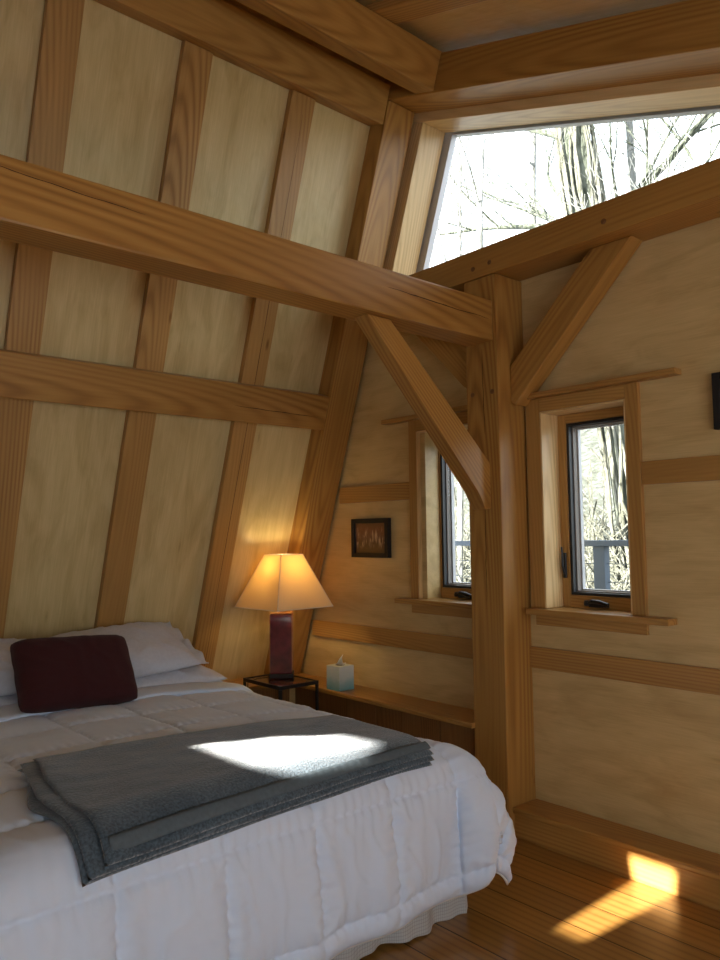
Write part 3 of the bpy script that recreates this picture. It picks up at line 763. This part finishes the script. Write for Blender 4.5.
# ------------------------------------------------------------------ nightstand
ns = empty('nightstand', (-4.02, 2.80, 0)); tag(ns, 'small dark metal-legged side table with a red brown top, under the lamp', 'side table')
M['table_top'] = plain('red brown lacquered table top', (0.09, 0.025, 0.015), 0.18, coat=0.6, noise_amt=0.2, nscale=6)
x0, x1, y0, y1 = -4.255, -3.845, 2.665, 2.960
bm = bmesh.new(); bm_box(bm, (x0 + 0.012, y0 + 0.012, 0.586), (x1 - 0.012, y1 - 0.012, 0.598), 0.003); link('table_top', bm, M['table_top'], ns, Matrix.Identity(4))
bm = bmesh.new()
bm_box(bm, (x0, y0, 0.580), (x1, y0 + 0.011, 0.602), 0.002); bm_box(bm, (x0, y1 - 0.011, 0.580), (x1, y1, 0.602), 0.002)
bm_box(bm, (x0, y0 + 0.011, 0.580), (x0 + 0.011, y1 - 0.011, 0.602), 0.002); bm_box(bm, (x1 - 0.011, y0 + 0.011, 0.580), (x1, y1 - 0.011, 0.602), 0.002)
link('table_frame', bm, M['black'], ns, Matrix.Identity(4))
for lx in (x0, x1 - 0.016):
    for ly in (y0, y1 - 0.016):
        bm = bmesh.new(); bm_box(bm, (lx, ly, 0), (lx + 0.016, ly + 0.016, 0.5795), 0.002); link('leg', bm, M['black'], ns, Matrix.Identity(4))
bm = bmesh.new(); bm_box(bm, (x0 + 0.017, y0 + 0.017, 0.20), (x1 - 0.017, y1 - 0.017, 0.215), 0.002); link('lower_shelf', bm, M['table_top'], ns, Matrix.Identity(4))

# ------------------------------------------------------------------ table lamp
LX, LY, LZ = -4.105, 2.88, 0.602
lamp = empty('table_lamp', (LX, LY, LZ)); tag(lamp, 'lit table lamp with dark red square ceramic base and cream pyramid shade', 'lamp')
M['ceramic'] = plain('oxblood glazed ceramic', (0.115, 0.016, 0.020), 0.12, noise_amt=0.35, nscale=14, coat=0.6, bump=0.1)
M['ceramic_rim'] = plain('worn amber glaze edge', (0.42, 0.17, 0.05), 0.25, coat=0.4)
M['brass'] = plain('aged brass', (0.45, 0.28, 0.09), 0.3, metal=1.0)
def lmat(yaw): return Matrix.Translation((LX, LY, LZ) if abs(yaw) < 0.2 else (LX - 0.010, LY - 0.012, LZ)) @ Matrix.Rotation(yaw, 4, 'Z')
yb = math.radians(-38)
bm = bmesh.new(); bm_box(bm, (-0.078, -0.078, 0.0), (0.078, 0.078, 0.028), 0.006); link('foot', bm, M['black_wood'], lamp, lmat(yb))
bm = bmesh.new()
bm_prism(bm, [(-0.070, 0.0285), (0.070, 0.0285), (0.072, 0.405), (-0.072, 0.405)], -0.070, 0.070, 0.007)
cb = link('ceramic_base', bm, M['ceramic'], lamp, lmat(yb))
bm = bmesh.new(); bm_box(bm, (-0.073, -0.073, 0.4055), (0.073, 0.073, 0.414), 0.003)
for sx in (-1, 1):
    for sy in (-1, 1): bm_box(bm, (sx * 0.0705 - 0.0022, sy * 0.0705 - 0.0022, 0.04), (sx * 0.0705 + 0.0022, sy * 0.0705 + 0.0022, 0.400), 0.0008)
link('glaze_edge', bm, M['ceramic_rim'], lamp, lmat(yb))
bm = bmesh.new(); bm_lathe(bm, [(0.03, 0.4145), (0.028, 0.424), (0.010, 0.43), (0.010, 0.47), (0.017, 0.475), (0.017, 0.53), (0.012, 0.535)], 20); link('lamp_neck', bm, M['brass'], lamp, lmat(0), True)
M['bulb'] = new_mat('lit bulb glass')[0]
b = M['bulb'].node_tree.nodes['Principled BSDF']; b.inputs['Emission Color'].default_value = (1, 0.62, 0.25, 1); b.inputs['Emission Strength'].default_value = 12.0
bm = bmesh.new(); bm_lathe(bm, [(0.008, 0.5355), (0.014, 0.545), (0.028, 0.575), (0.031, 0.60), (0.024, 0.625), (0.006, 0.636)], 20); link('bulb', bm, M['bulb'], lamp, lmat(0), True)
# shade
def shade_mat():
    m, nt, b = new_mat('cream pleated lamp shade'); L = nt.links.new
    nt.nodes.remove(b)
    d = node(nt, 'ShaderNodeBsdfDiffuse'); d.inputs['Color'].default_value = (0.85, 0.78, 0.57, 1)
    t_ = node(nt, 'ShaderNodeBsdfTranslucent'); t_.inputs['Color'].default_value = (0.90, 0.70, 0.38, 1)
    mx = nt.nodes.new('ShaderNodeMixShader'); mx.inputs[0].default_value = 0.5
    L(d.outputs[0], mx.inputs[1]); L(t_.outputs[0], mx.inputs[2]); L(mx.outputs[0], nt.nodes['Material Output'].inputs['Surface'])
    return m
M['shade'] = shade_mat()
ys = math.radians(3)
SB, ST, ZS0, ZS1 = 0.226, 0.088, 0.445, 0.785
bm = bmesh.new()
def sq(h, z): return [bm.verts.new((sx * h, sy * h, z)) for sx, sy in ((-1, -1), (1, -1), (1, 1), (-1, 1))]
a, b2 = sq(SB, ZS0), sq(ST, ZS1)
for k in range(4): bm.faces.new([a[k], a[(k + 1) % 4], b2[(k + 1) % 4], b2[k]])
sh = link('lamp_shade', bm, M['shade'], lamp, lmat(ys))
md = sh.modifiers.new('thick', 'SOLIDIFY'); md.thickness = 0.002; md.offset = -1
M['shade_trim'] = plain('cream shade binding', (0.86, 0.78, 0.62), 0.8)
bm = bmesh.new()
for h, z in ((SB, ZS0 + 0.003), (ST, ZS1 - 0.002)):
    c = [(-h, -h, z), (h, -h, z), (h, h, z), (-h, h, z)]
    for k in range(4): bm_tube(bm, [c[k], c[(k + 1) % 4]], 0.0032, 6)
for sx, sy in ((-1, -1), (1, -1), (1, 1), (-1, 1)): bm_tube(bm, [(sx * SB, sy * SB, ZS0), (sx * ST, sy * ST, ZS1)], 0.0028, 6)
link('shade_binding', bm, M['shade_trim'], sh, lmat(ys))
bm = bmesh.new()
bm_tube(bm, [(0.018, 0, 0.50), (0.045, 0, 0.56), (0.045, 0, 0.68), (0.0, 0, 0.745), (-0.045, 0, 0.68), (-0.045, 0, 0.56), (-0.018, 0, 0.50)], 0.0018, 6)
bm_tube(bm, [(-ST + 0.004, 0, ZS1 - 0.006), (0, 0, ZS1 - 0.028), (ST - 0.004, 0, ZS1 - 0.006)], 0.0018, 6)
bm_lathe(bm, [(0.004, 0.745), (0.009, 0.757), (0.005, 0.772), (0.002, 0.785)], 12)
link('harp_and_finial', bm, M['brass'], lamp, lmat(0), True)
bm = bmesh.new()
bm_tube(bm, [(-0.07, -0.03, 0.004), (-0.11, -0.07, 0.004), (-0.115, -0.13, 0.004), (-0.09, -0.175, 0.004), (-0.10, -0.21, 0.0), (-0.10, -0.212, -0.10), (-0.11, -0.19, -0.30)], 0.003, 6)
link('power_cord', bm, M['black'], lamp, lmat(0), True)
ld = bpy.data.lights.new('bulb_light', 'POINT'); ld.energy = 3.8; ld.color = (1, 0.76, 0.38); ld.shadow_soft_size = 0.035
lo = bpy.data.objects.new('bulb_light', ld); COL.objects.link(lo); lo.location = (LX, LY, LZ + 0.645 + 0.04)

# ------------------------------------------------------------------ tissue box
def tissue_mat():
    m, nt, b = new_mat('teal to white printed card'); L = nt.links.new
    tc = nt.nodes.new('ShaderNodeTexCoord'); sep = nt.nodes.new('ShaderNodeSeparateXYZ'); L(tc.outputs['Object'], sep.inputs[0])
    n1 = node(nt, 'ShaderNodeTexNoise', Scale=14.0, Detail=3.0); L(tc.outputs['Object'], n1.inputs['Vector'])
    mu = node(nt, 'ShaderNodeMath', operation='MULTIPLY_ADD'); L(n1.outputs['Fac'], mu.inputs[0]); mu.inputs[1].default_value = 0.06; L(sep.outputs['Z'], mu.inputs[2])
    r = ramp(nt, [(0.03, (0.16, 0.38, 0.40)), (0.075, (0.34, 0.52, 0.51)), (0.11, (0.58, 0.66, 0.61)), (0.16, (0.68, 0.72, 0.66))])
    L(mu.outputs[0], r.inputs[0]); L(r.outputs[0], b.inputs['Base Color']); b.inputs['Roughness'].default_value = 0.5
    return m
TX, TY = -3.825, 3.118
tb = empty('tissue_box', (TX, TY, 0.531)); tag(tb, 'cube tissue box in teal and white with a tissue sticking out, on the shelf', 'tissue box')
TM = Matrix.Translation((TX, TY, 0.5312)) @ Matrix.Rotation(math.radians(2), 4, 'Z')
bm = bmesh.new(); bm_box(bm, (-0.062, -0.062, 0), (0.062, 0.062, 0.150), 0.002); link('carton', bm, tissue_mat(), tb, TM)
bm = bmesh.new(); bm_lathe(bm, [(0.030, 0.1502), (0.030, 0.1512)], 24); link('opening', bm, plain('dark slot', (0.08, 0.09, 0.09), 0.8), tb, TM)
bm = bmesh.new(); g = []
for i in range(25):
    q = i / 24 - 0.5; row = []
    for k in range(9):
        v = k / 8
        wdt = 0.034 + 0.030 * v - 0.040 * v * v
        row.append(bm.verts.new((q * 2 * wdt + 0.008 * v, 0.010 * math.sin(q * 16) * (0.5 + v) + 0.006 * math.sin(v * 6 + q * 4), 0.150 + v * (0.058 - 0.10 * abs(q - 0.08) + 0.012 * math.sin(q * 13)))))
    g.append(row)
for a, b in zip(g, g[1:]):
    for k in range(8): bm.faces.new([a[k], b[k], b[k + 1], a[k + 1]])
bmesh.ops.solidify(bm, geom=bm.faces[:], thickness=0.0015)
link('tissue', bm, plain('white tissue paper', (0.85, 0.85, 0.83), 0.9), tb, TM, True)

# ------------------------------------------------------------------ pictures on the gable wall
def picture_mat():
    m, nt, b = new_mat('reeds in an orange dusk'); L = nt.links.new
    tc = nt.nodes.new('ShaderNodeTexCoord'); mp = node(nt, 'ShaderNodeMapping'); mp.inputs['Scale'].default_value = (38, 38, 9); L(tc.outputs['Object'], mp.inputs['Vector'])
    n1 = node(nt, 'ShaderNodeTexNoise', Scale=1.6, Detail=4.0, Distortion=0.6); L(mp.outputs[0], n1.inputs['Vector'])
    sep = nt.nodes.new('ShaderNodeSeparateXYZ'); L(tc.outputs['Object'], sep.inputs[0])
    sky = ramp(nt, [(0.0, (0.07, 0.035, 0.010)), (0.40, (0.10, 0.045, 0.018)), (0.52, (0.14, 0.060, 0.035)), (0.75, (0.17, 0.062, 0.025)), (1.0, (0.12, 0.048, 0.02))])
    ma = node(nt, 'ShaderNodeMath', operation='MULTIPLY_ADD'); L(sep.outputs['Z'], ma.inputs[0]); ma.inputs[1].default_value = 4.6; ma.inputs[2].default_value = 0.5; L(ma.outputs[0], sky.inputs[0])
    st = ramp(nt, [(0.50, (0.0, 0.0, 0.0)), (0.66, (1, 1, 1))]); L(n1.outputs['Fac'], st.inputs[0])
    band = ramp(nt, [(0.15, (0, 0, 0)), (0.40, (1, 1, 1)), (0.62, (1, 1, 1)), (0.85, (0, 0, 0))]); L(ma.outputs[0], band.inputs[0])
    mu = node(nt, 'ShaderNodeMixRGB', blend_type='MULTIPLY'); mu.inputs['Fac'].default_value = 1; L(st.outputs[0], mu.inputs[1]); L(band.outputs[0], mu.inputs[2])
    mx = node(nt, 'ShaderNodeMixRGB'); L(mu.outputs[0], mx.inputs['Fac']); L(sky.outputs[0], mx.inputs[1]); mx.inputs[2].default_value = (0.50, 0.36, 0.26, 1)
    L(mx.outputs[0], b.inputs['Base Color']); b.inputs['Roughness'].default_value = 0.35
    return m
M['picture'] = picture_mat()
def picture(x0, x1, z0, z1, label, w=0.030, d=0.034, art=True):
    cx_, cz_ = (x0 + x1) / 2, (z0 + z1) / 2
    t = empty('framed_picture', (cx_, 3.289, cz_)); tag(t, label, 'picture', 'small framed pictures on the gable wall')
    bm = bmesh.new(); y0, y1 = 3.289 - d, 3.289
    bm_box(bm, (x0, y0, z0), (x0 + w, y1, z1), 0.003); bm_box(bm, (x1 - w, y0, z0), (x1, y1, z1), 0.003)
    bm_box(bm, (x0 + w, y0, z0), (x1 - w, y1, z0 + w), 0.003); bm_box(bm, (x0 + w, y0, z1 - w), (x1 - w, y1, z1), 0.003)
    link('picture_frame', bm, M['black_wood'], t, Matrix.Identity(4))
    h = ((x1 - x0) / 2 - w, (z1 - z0) / 2 - w)
    bm = bmesh.new(); bm_box(bm, (-h[0], -0.003, -h[1]), (h[0], 0.003, h[1])); link('canvas', bm, M['picture'] if art else M['black'], t, Matrix.Translation((cx_, 3.272, cz_)))
picture(-3.865, -3.512, 1.360, 1.611, 'small black framed picture of pale reeds, hung left of the left window')
picture(-1.455, -1.10, 1.934, 2.178, 'black framed picture cut off by the right edge of the photo')

# ------------------------------------------------------------------ outdoors
def brush_mat():
    m, nt, b = new_mat('snowy brush slope'); L = nt.links.new
    mp = coords(nt, (1, 1, 1), seed=False)
    n1 = node(nt, 'ShaderNodeTexNoise', Scale=3.6, Detail=9.0, Distortion=0.6); n1.inputs['Roughness'].default_value = 0.72; L(mp.outputs[0], n1.inputs['Vector'])
    r = ramp(nt, [(0.36, (0.010, 0.010, 0.006)), (0.45, (0.038, 0.040, 0.026)), (0.54, (0.070, 0.074, 0.058)), (0.62, (0.14, 0.145, 0.145))]); L(n1.outputs['Fac'], r.inputs[0])
    L(r.outputs[0], b.inputs['Base Color']); b.inputs['Roughness'].default_value = 0.95
    return m
bm = bmesh.new(); g = []
NX, NY = 60, 50
for i in range(NX + 1):
    row = []
    for j in range(NY + 1):
        x = -34 + 46 * i / NX; y = 3.9 + 34 * (j / NY) ** 1.3
        z = -1.6 + 0.30 * max(0, y - 6.0) ** 1.02 - 0.02 * max(0, y - 22) ** 1.4 + 0.5 * noise.noise((x * 0.25, y * 0.25, 0)) + 0.15 * noise.noise((x * 1.1, y * 1.1, 4))
        row.append(bm.verts.new((x, y, z)))
    g.append(row)
for i in range(NX):
    for j in range(NY): bm.faces.new([g[i][j], g[i + 1][j], g[i + 1][j + 1], g[i][j + 1]])
tag(link('ground_outside', bm, brush_mat(), None, Matrix.Identity(4), True), kind='structure')
def ground_z(x, y): return -1.6 + 0.30 * max(0, y - 6.0) ** 1.02 - 0.02 * max(0, y - 22) ** 1.4 + 0.5 * noise.noise((x * 0.25, y * 0.25, 0))

def bark(name, c1, c2):
    m, nt, b = new_mat(name); L = nt.links.new
    mp = coords(nt, (6, 6, 1.2), seed=False)
    n1 = node(nt, 'ShaderNodeTexNoise', Scale=2.2, Detail=6.0, Distortion=0.8); L(mp.outputs[0], n1.inputs['Vector'])
    r = ramp(nt, [(0.38, c1), (0.62, c2)]); L(n1.outputs['Fac'], r.inputs[0]); L(r.outputs[0], b.inputs['Base Color']); b.inputs['Roughness'].default_value = 0.95
    bp = node(nt, 'ShaderNodeBump', Strength=1.0, Distance=0.06); L(n1.outputs['Fac'], bp.inputs['Height']); L(bp.outputs[0], b.inputs['Normal'])
    return m
M['bark'] = bark('grey green bark', (0.035, 0.042, 0.026), (0.13, 0.14, 0.11))
M['bark2'] = bark('pale twigs', (0.14, 0.14, 0.125), (0.21, 0.21, 0.20))
M['vine'] = bark('pale dry vine', (0.075, 0.075, 0.052), (0.17, 0.166, 0.135))
def grow(bm, p, d, r, l, depth, rnd, curl=0.22, seg=6, minr=0.004):
    pts, rs = [p.copy()], [r]; n = 5
    q = p.copy(); dd = d.copy()
    for i in range(n):
        dd = (dd + Vector((rnd.uniform(-1, 1), rnd.uniform(-1, 1), rnd.uniform(-0.5, 1))) * curl * 0.5).normalized()
        q = q + dd * l / n; pts.append(q.copy()); rs.append(max(minr, r * (1 - 0.45 * (i + 1) / n)))
    bm_tube(bm, pts, rs, seg, False)
    if depth > 0:
        for k in range(rnd.choice((2, 3, 3))):
            i = rnd.randint(2, n); side = Vector((rnd.uniform(-1, 1), rnd.uniform(-1, 1), rnd.uniform(-0.1, 0.7))).normalized()
            grow(bm, pts[i], (dd * 0.75 + side * 0.8).normalized(), rs[i] * 0.62, l * rnd.uniform(0.55, 0.8), depth - 1, rnd, curl, max(4, seg - 1), minr)
        grow(bm, pts[-1], dd, rs[-1], l * 0.8, depth - 1, rnd, curl, max(4, seg - 1), minr)
def bare_tree(x, y, lean, r, h, label, seed, depth=4, name='bare_tree', bark_='bark2'):
    rnd = random.Random(seed); z = ground_z(x, y) - 0.2
    t = empty(name, (x, y, z)); tag(t, label, 'tree', 'bare trees outside')
    n = 9; pts, rs = [], []
    for i in range(n + 1):
        q = i / n; pts.append(Vector((x + lean[0] * h * q + 0.12 * noise.noise((q * 3, seed, 0)), y + lean[1] * h * q, z + h * q))); rs.append(r * (1.15 - 0.5 * q))
    bm = bmesh.new(); bm_tube(bm, pts, rs, 12); link('trunk', bm, M[bark_], t, Matrix.Identity(4), True)
    bm = bmesh.new()
    for k in range(14):
        i = rnd.randint(3, n); a = rnd.uniform(0, 6.28)
        d = Vector((math.cos(a), 0.6 * math.sin(a), rnd.uniform(0.2, 0.9))).normalized()
        grow(bm, pts[i], d, rs[i] * 0.28, h * rnd.uniform(0.10, 0.18), depth - 1, rnd)
    link('branches', bm, M[bark_], t, Matrix.Identity(4), True)
    return t, pts, rs
tt, pts, rs = bare_tree(-6.25, 11.5, (-0.13, 0.0), 0.27, 15, 'broad vine-covered tree trunk seen through the high window', 11, 4, 'tree', 'bark')
rnd = random.Random(5)
bm = bmesh.new()
for k in range(26):
    a0 = rnd.uniform(0, 6.28); tw = rnd.uniform(-1.5, 1.5); path = []
    for i in range(40):
        q = i / 39; idx = min(len(pts) - 2, int(q * (len(pts) - 1))); f = q * (len(pts) - 1) - idx
        c = pts[idx].lerp(pts[idx + 1], f); rr = (rs[idx] * (1 - f) + rs[idx + 1] * f) * 1.12 + 0.05 * noise.noise((q * 9, k, 0)) + 0.05
        a = a0 + tw * q + 0.7 * noise.noise((q * 7, k * 3, 1))
        path.append(c + Vector((math.cos(a), math.sin(a), 0)) * rr)
    bm_tube(bm, path, 0.028, 5)
link('climbing_vines', bm, M['vine'], tt, Matrix.Identity(4), True)
spec = [(-8.6, 9.6, (0.02, 0.0), 0.05, 9.5, 'slim bare tree seen in the left corner of the high window'),
        (-9.8, 13.0, (0.05, 0.0), 0.09, 13, 'bare tree seen left of the thick vine-covered trunk'),
        (-7.4, 14.0, (-0.03, 0.0), 0.09, 14, 'bare tree just left of the thick vine-covered trunk'),
        (-4.4, 12.0, (0.03, 0.0), 0.08, 13, 'bare tree right of the thick vine-covered trunk'),
        (-3.0, 14.0, (-0.04, 0.0), 0.08, 14, 'bare tree seen at the right end of the high window'),
        (-3.5, 8.6, (-0.06, 0.0), 0.055, 7, 'slim bare tree low at the right end of the high window'),
        (-6.9, 8.0, (0.04, 0.0), 0.06, 8, 'slim bare tree beyond the railing behind the left casement window')]
for i, (x, y, le, r, h, lb) in enumerate(spec): bare_tree(x, y, le, r, h, lb, 30 + i)
# tangled brush on the slope, one uncountable mass
bm = bmesh.new(); rnd = random.Random(3)
for k in range(2400):
    x = rnd.uniform(-13, -2.5); y = 6.3 + 8.0 * rnd.random() ** 1.2; z = ground_z(x, y)
    d = Vector((rnd.uniform(-0.9, 0.9), rnd.uniform(-0.5, 0.5), rnd.uniform(0.3, 1.0))).normalized(); l = rnd.uniform(0.8, 2.9)
    p = Vector((x, y, z)); path = [p]
    for i in range(5):
        d = (d + Vector((rnd.uniform(-1, 1), rnd.uniform(-1, 1), rnd.uniform(-0.7, 0.5))) * 0.28).normalized(); p = p + d * l / 5; path.append(p.copy())
    bm_tube(bm, path, rnd.choice((0.006, 0.009, 0.014)), 4, False)
tag(link('undergrowth', bm, M['vine'], None, Matrix.Identity(4)), 'tangled dry brush on the slope seen through the casement windows', 'brush', kind='stuff')
# deck and railing
M['rail'] = plain('blue grey painted railing', (0.060, 0.085, 0.125), 0.55)
M['deck'] = plain('weathered deck boards', (0.30, 0.29, 0.28), 0.8, noise_amt=0.15, nscale=8)
bm = bmesh.new()
yy = 3.56
while yy < 4.95: bm_box(bm, (-7.5, yy, 0.33), (0.5, yy + 0.135, 0.37), 0.003); yy += 0.142
tag(link('deck_outside', bm, M['deck'], None, Matrix.Identity(4)), kind='structure')
rl = empty('deck_railing', (-3.4, 4.9, 0.37)); tag(rl, 'blue grey deck railing with thin wires, outside the casement windows', 'railing')
beam('top_rail', WORLD, (-7.5, 4.86, 1.405), (0.5, 4.95, 1.448), 0, M['rail'], 0.004, rl)
for x in (-6.2, -4.62, -3.035, -1.45, 0.1):
    beam('railing_post', WORLD, (x - 0.045, 4.87, 0.371), (x + 0.045, 4.94, 1.4045), 2, M['rail'], 0.004, rl)
for i in range(7):
    bm = bmesh.new(); bm_tube(bm, [(-7.5, 4.905, 0.50 + 0.13 * i), (0.5, 4.905, 0.50 + 0.13 * i)], 0.003, 6); link('railing_wire', bm, M['rail'], rl, Matrix.Identity(4))

# ------------------------------------------------------------------ light
w = bpy.data.worlds.new('sky'); S.world = w; w.use_nodes = True
bg = w.node_tree.nodes['Background']; bg.inputs['Color'].default_value = (0.86, 0.93, 1.0, 1); bg.inputs['Strength'].default_value = 4.6
sd = bpy.data.lights.new('sun', 'SUN'); sd.energy = 46.0; sd.angle = math.radians(0.6); sd.color = (1, 0.95, 0.86)
so = bpy.data.objects.new('sun', sd); COL.objects.link(so)
el = math.radians(20); d = Vector((0.05, 1, 0)).normalized() * math.cos(el) + Vector((0, 0, -math.sin(el)))
so.rotation_euler = d.to_track_quat('-Z', 'Y').to_euler()
def portal(loc, normal_in, sx, sy):
    l = bpy.data.lights.new('window_portal', 'AREA'); l.shape = 'RECTANGLE'; l.size = sx; l.size_y = sy
    l.cycles.is_portal = True
    o = bpy.data.objects.new('window_portal', l); COL.objects.link(o); o.location = loc
    o.rotation_euler = Vector(normal_in).to_track_quat('-Z', 'Z').to_euler()
portal((XR + 0.06, 0.7, 1.375), (-1, 0, 0), 3.4, 1.15)
portal((0.95, YB - 0.06, 1.50), (0, 1, 0), 1.3, 1.2)
portal((-1.7, 3.60, 3.55), (0, -1, 0), 3.5, 1.2)
portal((-2.107, 3.58, 1.63), (0, -1, 0), 0.5, 1.0)
portal((-2.97, 3.58, 1.63), (0, -1, 0), 0.5, 1.0)

# ------------------------------------------------------------------ camera
cd = bpy.data.cameras.new('camera'); cam = bpy.data.objects.new('camera', cd); COL.objects.link(cam)
cd.sensor_fit = 'HORIZONTAL'; cd.sensor_width = 36; cd.lens = 36 * 762 / 720; cd.clip_start = 0.05; cd.clip_end = 200
def cv(px, py): return Vector((px - 360, -(py - 480), -762)).normalized()
Yc = cv(1245, 525); Xc = -cv(-300, 544); Xo = (Xc - Yc * Xc.dot(Yc)).normalized(); Zc = Xo.cross(Yc)
Y2 = (Yc - Xc * Xc.dot(Yc)); 
Rm = Matrix((Xo, Zc.cross(Xo), Zc))          # rows: world axes in camera coordinates
mw = Rm.to_4x4(); mw.translation = Vector((0, 0, 1.5)); cam.matrix_world = mw
S.camera = cam
vs = S.view_settings; vs.view_transform = 'Standard'; vs.look = 'None'; vs.exposure = 0.0; vs.gamma = 1.0; vs.use_curve_mapping = False
S.cycles.max_bounces = 8; S.cycles.diffuse_bounces = 5; S.cycles.transparent_max_bounces = 12
S.cycles.use_denoising = True; S.cycles.caustics_reflective = False; S.cycles.caustics_refractive = False
